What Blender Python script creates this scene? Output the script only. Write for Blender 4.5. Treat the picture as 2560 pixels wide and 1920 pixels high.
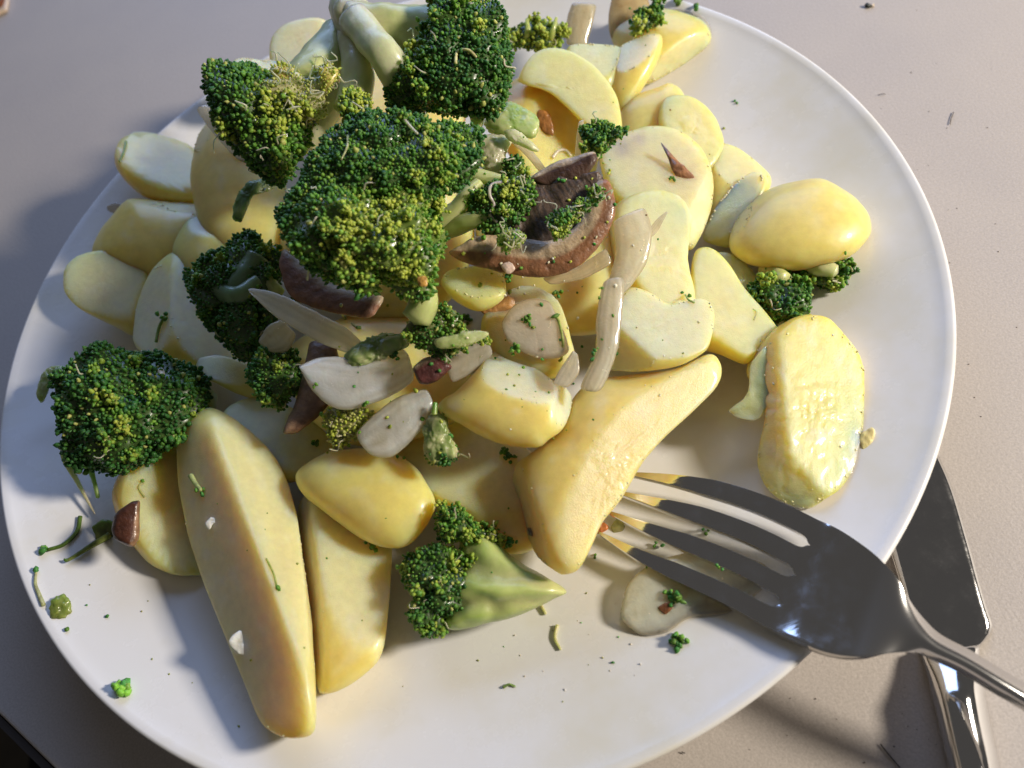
import bpy, math, random
import numpy as np
from mathutils import Matrix, Vector

random.seed(7); rng = np.random.default_rng(7)
scene = bpy.context.scene
for o in list(bpy.data.objects): bpy.data.objects.remove(o)
COL = scene.collection
R = math.radians

# ------------------------------------------------------------------ camera
FPX = 2000.0                      # focal length in pixels of a 2560 px wide frame
CAM = np.array([0.00976, -0.14897, 0.20109]); TILT, ROLL = 0.54475, -0.34790
ROT = (Matrix.Rotation(TILT, 3, 'X') @ Matrix.Rotation(ROLL, 3, 'Z'))
NROT = np.array(ROT)
cam_d = bpy.data.cameras.new('camera'); cam = bpy.data.objects.new('camera', cam_d); COL.objects.link(cam)
cam.matrix_world = Matrix.Translation(Vector(CAM)) @ ROT.to_4x4()
cam_d.sensor_width = 36; cam_d.lens = FPX / 2560 * 36; cam_d.clip_start = 0.005; cam_d.clip_end = 50
cam_d.dof.use_dof = True; cam_d.dof.focus_distance = 0.205; cam_d.dof.aperture_fstop = 13
scene.camera = cam
scene.render.resolution_x, scene.render.resolution_y = 1024, 768

S = 2560 / 2212.0                 # my measuring scale -> photo pixels
def ray(x, y):
    d = np.array([(x * S - 1280) / FPX, -(y * S - 960) / FPX, -1.0])
    return NROT @ d
def at(x, y, z):
    d = ray(x, y); return CAM + d * ((z - CAM[2]) / d[2])
def hit_plane(x, y, C, N):
    d = ray(x, y); return CAM + d * (np.dot(C - CAM, N) / np.dot(d, N))
UP = np.array([0, 0, 1.0])
def nz(v): v = np.asarray(v, float); return v / np.linalg.norm(v)

# ------------------------------------------------------------------ light
IR = nz(at(1500, 800, 0) - at(900, 800, 0))        # image right on the table
IU = nz(np.cross(UP, IR))                           # away from the viewer on the table
w = bpy.data.worlds.new('World'); scene.world = w; w.use_nodes = True
bg = w.node_tree.nodes['Background']; bg.inputs[0].default_value = (1.0, 0.95, 0.92, 1); bg.inputs[1].default_value = 0.072
def area(name, pos, target, size, power, col, shape='DISK', sy=None):
    l = bpy.data.lights.new(name, 'AREA'); l.shape = shape; l.size = size
    if sy: l.size_y = sy
    l.energy = power; l.color = col
    o = bpy.data.objects.new(name, l); COL.objects.link(o); o.location = pos
    o.rotation_euler = (Vector(target) - Vector(pos)).to_track_quat('-Z', 'Y').to_euler()
    return o
def sunpos(az, el, dist):          # az: 0 = image right, 90 = away from the viewer
    return (IR * math.cos(R(az)) + IU * math.sin(R(az))) * math.cos(R(el)) * dist + UP * math.sin(R(el)) * dist
area('low_sun_lamp', sunpos(4, 30.5, 0.85), (0, 0, 0.02), 0.12, 9.0, (1.0, 0.905, 0.78))
area('window_lamp', sunpos(98, 30, 1.3), (0, 0, 0), 1.3, 11.5, (0.38, 0.55, 1.0), 'RECTANGLE', 0.8)
vs = scene.view_settings; vs.view_transform = 'Standard'; vs.look = 'None'; vs.exposure = 0.0; vs.gamma = 1
vs.use_curve_mapping = False

# ------------------------------------------------------------------ noise (numpy value noise)
_T = rng.random((64, 64, 64)).astype(np.float32)
def vnoise(p, sc, seed=0):
    q = p * sc + seed * 7.31 + 100.0
    i = np.floor(q).astype(int); f = q - i; f = f * f * (3 - 2 * f); i &= 63; j = (i + 1) & 63
    def g(a, b, c): return _T[a, b, c]
    x0, y0, z0 = i.T; x1, y1, z1 = j.T; fx, fy, fz = f.T
    c00 = g(x0, y0, z0) * (1 - fx) + g(x1, y0, z0) * fx; c10 = g(x0, y1, z0) * (1 - fx) + g(x1, y1, z0) * fx
    c01 = g(x0, y0, z1) * (1 - fx) + g(x1, y0, z1) * fx; c11 = g(x0, y1, z1) * (1 - fx) + g(x1, y1, z1) * fx
    return ((c00 * (1 - fy) + c10 * fy) * (1 - fz) + (c01 * (1 - fy) + c11 * fy) * fz) * 2 - 1
def fbm(p, sc, oct=3, seed=0):
    s = 0; a = 1; t = 0
    for k in range(oct): s = s + a * vnoise(p, sc * 2 ** k, seed + k); t += a; a *= .5
    return s / t

# ------------------------------------------------------------------ materials
def mat(name):
    m = bpy.data.materials.new(name); m.use_nodes = True; nt = m.node_tree
    return m, nt, nt.nodes['Principled BSDF']
def node(nt, t, **kw):
    n = nt.nodes.new(t)
    for k, v in kw.items(): setattr(n, k, v)
    return n
def noise_tex(nt, scale, detail=3, rough=.5, coord='Object'):
    tc = node(nt, 'ShaderNodeTexCoord'); n = node(nt, 'ShaderNodeTexNoise')
    n.inputs['Scale'].default_value = scale; n.inputs['Detail'].default_value = detail; n.inputs['Roughness'].default_value = rough
    nt.links.new(tc.outputs[coord], n.inputs['Vector']); return n
def ramp(nt, src, p0, c0, p1, c1):
    r = node(nt, 'ShaderNodeValToRGB'); e = r.color_ramp.elements
    e[0].position = p0; e[0].color = (*c0, 1); e[1].position = p1; e[1].color = (*c1, 1)
    nt.links.new(src, r.inputs[0]); return r
def bump(nt, b, srcs):
    prev = None
    for src, st, dist in srcs:
        n = node(nt, 'ShaderNodeBump'); n.inputs['Strength'].default_value = st; n.inputs['Distance'].default_value = dist
        nt.links.new(src, n.inputs['Height'])
        if prev: nt.links.new(prev.outputs[0], n.inputs['Normal'])
        prev = n
    nt.links.new(prev.outputs[0], b.inputs['Normal'])
def food(name, rough, sss, srad, bumps, var=(.86, 1.12), vscale=260, spec=.5, coat=0, trans=0, by_cut=False):
    """material whose colour comes from the vertex colours of the thing, with fine grain on top"""
    m, nt, b = mat(name)
    a = node(nt, 'ShaderNodeAttribute', attribute_name='Col')
    n = noise_tex(nt, vscale, 4, .6); r = ramp(nt, n.outputs[0], .3, (var[0],) * 3, .7, (var[1],) * 3)
    mx = node(nt, 'ShaderNodeMix', data_type='RGBA', blend_type='MULTIPLY'); mx.inputs[0].default_value = 1
    nt.links.new(a.outputs['Color'], mx.inputs[6]); nt.links.new(r.outputs[0], mx.inputs[7])
    nt.links.new(mx.outputs[2], b.inputs['Base Color'])
    rr = node(nt, 'ShaderNodeMapRange'); rr.inputs[3].default_value = rough - .1; rr.inputs[4].default_value = rough + .14
    n2 = noise_tex(nt, 420, 3); nt.links.new(n2.outputs[0], rr.inputs[0]); nt.links.new(rr.outputs[0], b.inputs['Roughness'])
    b.inputs['Subsurface Weight'].default_value = sss
    b.inputs['Subsurface Radius'].default_value = srad; b.inputs['Subsurface Scale'].default_value = 1.0
    b.inputs['Specular IOR Level'].default_value = spec
    b.inputs['Coat Weight'].default_value = coat; b.inputs['Coat Roughness'].default_value = .09
    if trans: b.inputs['Transmission Weight'].default_value = trans; b.inputs['IOR'].default_value = 1.2
    bump(nt, b, [(noise_tex(nt, s, d).outputs[0], st, dist) for s, d, st, dist in bumps])
    if by_cut:                    # grain is strong on cut flesh, weak on the smooth peeled side
        for bn in [x for x in nt.nodes if x.bl_idname == 'ShaderNodeBump']:
            mr = node(nt, 'ShaderNodeMapRange'); st = bn.inputs['Strength'].default_value
            mr.inputs[3].default_value = st * .3; mr.inputs[4].default_value = st
            nt.links.new(a.outputs['Alpha'], mr.inputs[0]); nt.links.new(mr.outputs[0], bn.inputs['Strength'])
    return m
M = {}
M['potato'] = food('boiled_potato', .36, 1.0, (.017, .0105, .0040), [(380, 4, .16, .0006), (2800, 4, .38, .0003)], (.93, 1.05), 420, .42, .14, 0, True)
M['onion'] = food('fried_onion', .20, .8, (.010, .008, .006), [(220, 3, .35, .001), (1300, 3, .30, .0004)], (.9, 1.06), 200, .5, .8, .3)
M['mushroom'] = food('fried_mushroom', .42, .25, (.003, .0018, .001), [(260, 5, .7, .0012), (1300, 4, .4, .0005)], (.62, 1.3), 330, .45, .22)
M['bud'] = food('broccoli_bud', .42, .35, (.0014, .0022, .0006), [(2500, 2, .3, .0003)], (.62, 1.3), 900, .3, .0)
M['stem'] = food('broccoli_stem', .36, .7, (.004, .006, .0026), [(350, 3, .25, .0006), (2200, 2, .15, .0002)], (.88, 1.1), 240, .5, .2)
M['crust'] = food('browned_scrap', .35, .1, (.001, .0006, .0003), [(900, 4, .6, .0006)], (.6, 1.3), 500, .5, .3)

def plain(name, col, rough, spec=.5, metal=0):
    m, nt, b = mat(name); b.inputs['Base Color'].default_value = (*col, 1)
    b.inputs['Roughness'].default_value = rough; b.inputs['Specular IOR Level'].default_value = spec; b.inputs['Metallic'].default_value = metal
    return m, nt, b
# porcelain with faint oily smears
m, nt, b = plain('white_porcelain', (.74, .735, .725), .25); M['plate'] = m
n = noise_tex(nt, 26, 5, .6); r = ramp(nt, n.outputs[0], .48, (.81, .805, .80), .72, (.75, .72, .62)); nt.links.new(r.outputs[0], b.inputs['Base Color'])
n = noise_tex(nt, 60, 5, .65); r = ramp(nt, n.outputs[0], .35, (.16,) * 3, .7, (.36,) * 3); nt.links.new(r.outputs[0], b.inputs['Roughness'])
# table laminate
m, nt, b = plain('beige_laminate', (.50, .44, .39), .55, .35); M['table'] = m
n = noise_tex(nt, 1800, 3, .6); r = ramp(nt, n.outputs[0], .3, (.43, .39, .352), .7, (.535, .485, .445))
n2 = noise_tex(nt, 14, 4, .6); r2 = ramp(nt, n2.outputs[0], .3, (.93, .93, .94), .7, (1.04, 1.03, 1.0))
mx = node(nt, 'ShaderNodeMix', data_type='RGBA', blend_type='MULTIPLY'); mx.inputs[0].default_value = 1
nt.links.new(r.outputs[0], mx.inputs[6]); nt.links.new(r2.outputs[0], mx.inputs[7]); nt.links.new(mx.outputs[2], b.inputs['Base Color'])
bump(nt, b, [(noise_tex(nt, 900, 3, .6).outputs[0], .35, .0003)])
# steel
m, nt, b = plain('polished_steel', (.74, .73, .715), .10, .5, 1); M['steel'] = m
n = noise_tex(nt, 160, 6, .7); r = ramp(nt, n.outputs[0], .45, (.07,) * 3, .85, (.24,) * 3)
at_ = node(nt, 'ShaderNodeAttribute', attribute_name='Col'); mxr = node(nt, 'ShaderNodeMath', operation='MAXIMUM')
sx_ = node(nt, 'ShaderNodeSeparateColor'); nt.links.new(at_.outputs['Color'], sx_.inputs[0])
nt.links.new(r.outputs[0], mxr.inputs[0]); nt.links.new(sx_.outputs[0], mxr.inputs[1]); nt.links.new(mxr.outputs[0], b.inputs['Roughness'])
tc = node(nt, 'ShaderNodeTexCoord'); mp = node(nt, 'ShaderNodeMapping'); mp.inputs['Scale'].default_value = (250, 2500, 250); mp.inputs['Rotation'].default_value = (0, 0, .5)
n3 = node(nt, 'ShaderNodeTexNoise'); n3.inputs['Scale'].default_value = 1; n3.inputs['Detail'].default_value = 4
nt.links.new(tc.outputs['Object'], mp.inputs[0]); nt.links.new(mp.outputs[0], n3.inputs['Vector'])
bump(nt, b, [(n3.outputs[0], .035, .0002)])
M['edge'] = plain('dark_table_edge', (.02, .018, .02), .5)[0]
m, nt, b = plain('dark_floor', (.05, .042, .03), .8); M['floor'] = m
n = noise_tex(nt, 60, 5); r = ramp(nt, n.outputs[0], .3, (.05, .042, .03), .7, (.075, .062, .045)); nt.links.new(r.outputs[0], b.inputs['Base Color'])
M['black'] = plain('black_fabric', (.006, .006, .007), .9, .2)[0]
M['brown'] = plain('brown_leather', (.18, .055, .02), .5)[0]
M['rim'] = plain('cream_edging', (.75, .58, .42), .5)[0]
M['pink'] = plain('pink_cover', (.45, .2, .38), .5)[0]
M['lint'] = plain('dark_lint', (.06, .05, .045), .8)[0]
M['crumb'] = food('potato_crumb', .45, .3, (.002, .0015, .0008), [(1500, 3, .4, .0003)])

# ------------------------------------------------------------------ mesh helpers
def link(o, parent=None):
    COL.objects.link(o)
    if parent is not None: o.parent = parent
    return o
def mesh(name, v, f, m, col=None, loc=(0, 0, 0), parent=None, smooth=True, alpha=None):
    """v world-space (n,3), f (m,k); origin at loc"""
    me = bpy.data.meshes.new(name); v = np.asarray(v, np.float32); f = np.asarray(f, np.int32); k = f.shape[1]
    if k == 3:
        a_ = (v - v.mean(0)).astype(float)
        if np.einsum('ij,ij->i', a_[f[:, 0]], np.cross(a_[f[:, 1]], a_[f[:, 2]])).sum() < 0: f = f[:, ::-1].copy()
    org = np.asarray(loc, float)
    me.vertices.add(len(v)); me.vertices.foreach_set('co', (v - org).astype(np.float32).ravel())
    me.loops.add(f.size); me.loops.foreach_set('vertex_index', f.ravel())
    me.polygons.add(len(f)); me.polygons.foreach_set('loop_start', np.arange(0, f.size, k, dtype=np.int32))
    me.polygons.foreach_set('loop_total', np.full(len(f), k, np.int32))
    me.polygons.foreach_set('use_smooth', np.full(len(f), smooth))
    me.update(calc_edges=True); me.validate()
    if col is not None:
        a = me.color_attributes.new('Col', 'FLOAT_COLOR', 'POINT')
        c = np.ones((len(v), 4), np.float32); c[:, :3] = np.clip(col, 0, 1)
        if alpha is not None: c[:, 3] = alpha
        a.data.foreach_set('color', c.ravel())
    me.materials.append(m)
    o = bpy.data.objects.new(name, me)
    if parent is not None: org = org - np.array(parent.location)
    o.location = org
    return link(o, parent)
def tag(o, label, cat, group=None, kind=None):
    o['label'] = label
    if cat: o['category'] = cat
    if group: o['group'] = group
    if kind: o['kind'] = kind
    return o
def empty(name, loc):
    o = bpy.data.objects.new(name, None); o.empty_display_size = .01; o.location = loc; return link(o)
def crom(pts, n, closed):
    p = np.asarray(pts, float); k = len(p)
    if closed: g = lambda i: p[i % k]; segs = k
    else:
        ext = np.vstack([2 * p[0] - p[1], p, 2 * p[-1] - p[-2]]); g = lambda i: ext[i + 1]; segs = k - 1
    out = []; per = max(6, int(np.ceil(4 * n / segs)))
    for s in range(segs):
        a, b, c, d = g(s - 1), g(s), g(s + 1), g(s + 2)
        for t in np.arange(per) / per:
            out.append(.5 * (2 * b + (c - a) * t + (2 * a - 5 * b + 4 * c - d) * t * t + (3 * b - a - 3 * c + d) * t ** 3))
    out.append(p[0] if closed else p[-1]); out = np.array(out)
    L = np.r_[0, np.cumsum(np.linalg.norm(np.diff(out, axis=0), axis=1))]
    q = np.linspace(0, L[-1], n + 1)[:-1] if closed else np.linspace(0, L[-1], n)
    return np.stack([np.interp(q, L, out[:, i]) for i in range(out.shape[1])], 1)
_ico = {}
def ico(n):
    if n not in _ico:
        import bmesh
        bm = bmesh.new(); bmesh.ops.create_icosphere(bm, subdivisions=n, radius=1)
        bm.verts.ensure_lookup_table()
        v = np.array([x.co[:] for x in bm.verts]); f = np.array([[x.index for x in p.verts] for p in bm.faces]); bm.free()
        _ico[n] = (v / np.linalg.norm(v, axis=1)[:, None], f)
    return _ico[n]
class Frame:
    """plane through the pixel centre at height zc; e1/e2 one pixel right/up in the plane, e3 one pixel towards the viewer"""
    def __init__(s, cx, cy, zc, t=.5, lean=(0, 0)):
        s.C = at(cx, cy, zc); view = nz(CAM - s.C)
        s.N = nz((1 - t) * UP + t * view + lean[0] * IR + lean[1] * IU)
        s.e1 = (hit_plane(cx + 1, cy, s.C, s.N) - s.C); s.e2 = (hit_plane(cx, cy - 1, s.C, s.N) - s.C)
        s.px = np.linalg.norm(CAM - s.C) / FPX * S; s.e3 = view * s.px; s.view = view; s.c = (cx, cy)
    def loc(s, x, y):
        h = hit_plane(x, y, s.C, s.N) - s.C; A = np.stack([s.e1, s.e2], 1)
        return np.linalg.lstsq(A, h, rcond=None)[0]
    def W(s, q): return s.C + q[:, :1] * s.e1 + q[:, 1:2] * s.e2 + q[:, 2:3] * s.e3
def centre(o):
    o = np.asarray(o, float); x, y = o.T; x1, y1 = np.roll(x, -1), np.roll(y, -1); cr = x * y1 - x1 * y
    A = cr.sum() / 2; return ((x + x1) * cr).sum() / 6 / A, ((y + y1) * cr).sum() / 6 / A
def dirn(az, tilt): return np.array([math.sin(R(tilt)) * math.cos(R(az)), math.sin(R(tilt)) * math.sin(R(az)), math.cos(R(tilt))])
def solid(outline, zc, d, back=None, t=.5, p=2.3, facets=(), m=16, res=5, lean=(0, 0), c=None, lobes=None):
    """closed body: traced outline, own depth, flat cut facets; returns frame, local points, faces, cut weight, outward dirs"""
    cx, cy = c or centre(outline); F = Frame(cx, cy, zc, t, lean)
    loc = np.array([F.loc(x, y) for x, y in outline]); cur = crom(loc, 500, True)
    th = np.arctan2(cur[:, 1], cur[:, 0]); rr = np.hypot(cur[:, 0], cur[:, 1]); b = np.full(361, np.nan)
    o = np.argsort(th); th, rr = th[o], rr[o]
    g = np.linspace(-np.pi, np.pi, 361); rg = np.interp(g, np.r_[th - 2 * np.pi, th, th + 2 * np.pi], np.r_[rr, rr, rr])
    sv, f = ico(res)
    a = np.arctan2(sv[:, 1], sv[:, 0]); Rt = np.interp(a, g, rg)
    D = np.where(sv[:, 2] > 0, d, back if back else d * .8)
    q = np.stack([sv[:, 0] * Rt, sv[:, 1] * Rt, sv[:, 2] * D], 1)
    rho = np.hypot(sv[:, 0], sv[:, 1]); k0 = (rho ** p + np.abs(sv[:, 2]) ** p) ** (-1 / p)
    if lobes is not None: k0 = k0 * lobes(sv)
    inv = k0 ** -m; tot = inv.copy(); inv_s = k0 ** -11.; tot_s = inv_s.copy()
    for fx, fy, fw, az, ti in facets:
        n = dirn(az, ti); u, v = F.loc(fx, fy); cc = max(4.0, n @ np.array([u, v, fw])); dq = q @ n
        kk = np.where(dq > 1e-6, cc / np.maximum(dq, 1e-6), 1e6); tot = tot + np.minimum(kk, 1e3) ** -m; tot_s = tot_s + np.minimum(kk, 1e3) ** -11.
    k = tot ** (-1 / m); cut = 1 - inv / tot; solid.soft = 1 - inv_s / tot_s
    return F, q * k[:, None], f, cut, sv

# ------------------------------------------------------------------ builders
SKIN = np.array([.80, .65, .21]); CUT = np.array([.79, .70, .365]); PALE = np.array([.79, .735, .475]); WHITE = np.array([.78, .77, .68])
def sstep(x, a, b): x = np.clip((x - a) / (b - a), 0, 1); return x * x * (3 - 2 * x)
_seed = [0]
def potato(label, outline, z, d, facets=(), t=.4, skin=SKIN, cut=CUT, rough=1.0, back=None, p=2.4, m=70, lean=(0, 0), res=5, group='boiled potato pieces on the plate', mottle=.5, spots=(), lump=2.2, tears=0, low=True):
    _seed[0] += 1; sd = _seed[0]
    facets = [(a_, b_, w_ * (.55 if ti_ <= 26 else .85 if ti_ < 50 else 1) if low else w_, az_, ti_) for a_, b_, w_, az_, ti_ in facets]
    F, q, f, c, sv = solid(outline, z * .01, d, back, t, p, facets, m, res, lean)
    cs_ = solid.soft; u = q / np.maximum(np.linalg.norm(q, axis=1)[:, None], 1e-6)
    edge = np.exp(-((c - .5) / .3) ** 2)
    disp = fbm(q, 1 / 55, 2, sd) * lump + fbm(q, 1 / 4.5, 3, sd + 3) * (min(rough, 2.5) * (c * .55 + edge * .5) + .2) - np.abs(fbm(q, 1 / 11., 3, sd + 4)) * edge * (1.8 + rough * 1.6) + fbm(q, 1 / 16., 2, sd + 6) * c * max(0, rough - 1)
    if tears: disp += tears * (np.abs(vnoise(q, 1 / 26., sd + 9)) ** .6 - .5) * (.3 + c) * 2
    q = q + u * disp[:, None]
    cc = sstep(.72 * cs_ + .28 * c + .16 * fbm(q, 1 / 18., 3, sd + 5), .12, .9)[:, None]
    col = skin * (1 - cc) + cut * cc
    mo = sstep(fbm(q, 1 / 30., 3, sd + 7), .05, .6)[:, None] * mottle
    col = col * (1 - mo) + (col * .55 + WHITE * .45) * mo
    for sx, sy, sr, sc in spots:
        su = F.loc(sx, sy); k = np.exp(-(((q[:, 0] - su[0]) ** 2 + (q[:, 1] - su[1]) ** 2) / sr ** 2))[:, None] * (q[:, 2:3] > -10)
        col = col * (1 - k) + np.array(sc) * k
    v = F.W(q)
    pl = np.hypot(v[:, 0], v[:, 1]); zz = plate_z(pl) + .0006
    v[:, 2] = np.where((pl < .134) & (v[:, 2] < zz), zz, v[:, 2])      # rests on the plate
    o = mesh('potato_piece', v, f, M['potato'], col, F.C, alpha=c)
    if label: tag(o, label, 'potato', group)
    r = np.random.default_rng(500 + sd); cand = np.where((edge > .45) & (q[:, 2] > -25))[0]          # crumbly cut edges
    if len(cand) > 20:
        n = int(22 + 26 * min(rough, 4)); ii = r.choice(cand, n); sz = r.uniform(.7, 2.3 + .35 * min(rough, 4), n) * F.px
        nn = u[ii]; Nw = nn[:, :1] * F.e1 + nn[:, 1:2] * F.e2 + nn[:, 2:3] * F.e3; Nw /= np.linalg.norm(Nw, axis=1)[:, None]
        B = Bag(); B.add(*buds_geo(v[ii] - Nw * sz[:, None] * .35, nz_rows(r.normal(size=(n, 3))), sz, np.clip(cut * 1.04 + .02, 0, .85) * r.uniform(.93, 1.04, (n, 1)), r))
        tag(B.build('crumbs', M['crumb'], F.C, o), 'crumbly flakes along the cut edges', None, None, 'stuff')
    return o, F
def nz_rows(a): return a / np.linalg.norm(a, axis=1)[:, None]
def plate_z(r): return .0075 + .0145 * np.clip((r - .062) / .073, 0, 1) ** 1.7

def tube_geo(P, rad, seg=10, cap=True):
    P = np.asarray(P, float); n = len(P); T = np.gradient(P, axis=0); T /= np.maximum(np.linalg.norm(T, axis=1)[:, None], 1e-9)
    a = np.cross(T[0], [.3, .5, .8]); a /= np.linalg.norm(a); V = []
    for i in range(n):
        a = a - T[i] * (a @ T[i]); a /= np.linalg.norm(a); b = np.cross(T[i], a)
        ph = np.arange(seg) * 2 * np.pi / seg
        V.append(P[i] + rad[i] * (np.cos(ph)[:, None] * a + np.sin(ph)[:, None] * b))
    V = np.vstack(V); i = np.arange(n - 1)[:, None] * seg; j = np.arange(seg)[None]; k = (j + 1) % seg
    q = np.stack([i + j, i + k, i + seg + k, i + seg + j], -1).reshape(-1, 4)
    f = np.vstack([q[:, [0, 1, 2]], q[:, [0, 2, 3]]])
    if cap:
        b0 = len(V); V = np.vstack([V, P[0] - T[0] * rad[0] * .4, P[-1] + T[-1] * rad[-1] * .4]); j = np.arange(seg); k = (j + 1) % seg
        f = np.vstack([f, np.stack([np.full(seg, b0), k, j], 1), np.stack([np.full(seg, b0 + 1), (n - 1) * seg + j, (n - 1) * seg + k], 1)])
    return V, f
class Bag:
    def __init__(s): s.v = []; s.f = []; s.c = []; s.n = 0
    def add(s, v, f, c):
        s.v.append(v); s.f.append(f + s.n); s.c.append(np.broadcast_to(np.asarray(c, float), (len(v), 3))); s.n += len(v)
    def build(s, name, m, loc, parent=None):
        return mesh(name, np.vstack(s.v), np.vstack(s.f), m, np.vstack(s.c), loc, parent)
ZOFF = 0.0
def px_at(x, y, zcm):
    P = at(x, y, (zcm + ZOFF) * .01); return P, np.linalg.norm(CAM - P) / FPX * S
def stem(path, col0, col1, parent, name='stem', n=36, seg=20, flute=.06, m='stem', loc=None):
    """path: (x, y, z cm, radius px)"""
    P = []; 
    for x, y, z, r in path:
        q, s = px_at(x, y, z); P.append([*q, r * s])
    P = crom(P, n, False); P[:, 3] = np.maximum(P[:, 3], 1e-4)
    V, f = tube_geo(P[:, :3], P[:, 3], seg)
    nn = len(P) * seg; cen = np.repeat(P[:, :3], seg, 0); dv = V[:nn] - cen; ph = np.tile(np.arange(seg) * 2 * np.pi / seg, len(P))
    k = 1 + flute * np.sin(ph * 3 + 1) + fbm(V[:nn], 180, 3, len(path)) * .16
    V[:nn] = cen + dv * k[:, None]
    g = np.r_[np.repeat(np.linspace(0, 1, len(P)), seg), 0, 1][:, None]
    nzv = (fbm(V, 260, 3, 4)[:, None] * .25)
    g = np.clip(g + nzv, 0, 1); col = np.array(col0) * (1 - g) + np.array(col1) * g
    L = loc if loc is not None else (parent.location if parent is not None else P[0, :3])
    return mesh(name, V, f, M[m], col, np.array(L), parent)

# bud template: small pointed oval, 36 triangles
def _bud():
    V = [(0, 0, -.55)]; 
    for r, z in ((.78, -.25), (1.0, .15), (.68, .62)):
        for k in range(6): V.append((r * math.cos(k * math.pi / 3 + z), r * math.sin(k * math.pi / 3 + z), z))
    V.append((0, 0, .9)); F = []
    for k in range(6):
        j = (k + 1) % 6; F.append((0, 1 + j, 1 + k))
        for a in (1, 7): F += [(a + k, a + j, a + 6 + j), (a + k, a + 6 + j, a + 6 + k)]
        F.append((13 + k, 13 + j, 19))
    return np.array(V, float), np.array(F)
BV, BF = _bud()
DARK = np.array([.032, .12, .024]); MID = np.array([.12, .28, .032]); YG = np.array([.42, .50, .07]); STEMC = np.array([.44, .50, .17]); STEMP = np.array([.60, .62, .36])
def buds_geo(P, N, size, cols, r):
    n = len(P); ax = N + r.normal(0, .45, (n, 3)); ax /= np.linalg.norm(ax, axis=1)[:, None]
    a = np.cross(ax, r.normal(size=(n, 3))); a /= np.linalg.norm(a, axis=1)[:, None]; b = np.cross(ax, a)
    ln = size * r.uniform(1.1, 2.0, n); wd = size * r.uniform(.72, 1.08, n)
    J = r.normal(1, .13, (n, len(BV), 1)); BW = BV[None] * J
    V = P[:, None] + BW[:, :, 0:1] * (a * wd[:, None])[:, None] + BW[:, :, 1:2] * (b * wd[:, None])[:, None] + BW[:, :, 2:3] * (ax * ln[:, None])[:, None]
    Fc = (BF[None] + (np.arange(n) * len(BV))[:, None, None]).reshape(-1, 3)
    tip = np.clip(BV[:, 2] * .5 + .5, 0, 1)
    C = cols[:, None] * (1.3 - .5 * tip[None, :, None]) * r.uniform(.82, 1.18, (n, len(BV), 1))
    return V.reshape(-1, 3), Fc, C.reshape(-1, 3)
def scatter(v, f, n, dmin, r, keep=None):
    A, B, C = v[f[:, 0]], v[f[:, 1]], v[f[:, 2]]; cr = np.cross(B - A, C - A); ar = np.linalg.norm(cr, axis=1)
    N = cr / np.maximum(ar, 1e-12)[:, None]; w = ar.copy()
    if keep is not None: w = w * keep(N)
    idx = r.choice(len(f), n, p=w / w.sum()); u = r.random((n, 2)); s = u.sum(1) > 1; u[s] = 1 - u[s]
    P = A[idx] + (B - A)[idx] * u[:, :1] + (C - A)[idx] * u[:, 1:]; Nn = N[idx]
    cell = {}; out = []
    for i, pnt in enumerate(P):
        k = tuple((pnt / dmin).astype(int)); ok = True
        for dx in (-1, 0, 1):
            for dy in (-1, 0, 1):
                for dz in (-1, 0, 1):
                    for j in cell.get((k[0] + dx, k[1] + dy, k[2] + dz), ()):
                        if np.sum((P[j] - pnt) ** 2) < dmin * dmin: ok = False; break
                    if not ok: break
                if not ok: break
            if not ok: break
        if ok: cell.setdefault(k, []).append(i); out.append(i)
    return P[out], Nn[out], idx[out]
def fib(n, r):
    i = np.arange(n) + .5; ph = np.arccos(1 - 2 * i / n); th = np.pi * (1 + 5 ** .5) * i
    d = np.stack([np.cos(th) * np.sin(ph), np.sin(th) * np.sin(ph), np.cos(ph)], 1) + r.normal(0, .10, (n, 3))
    return d / np.linalg.norm(d, axis=1)[:, None]
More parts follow.
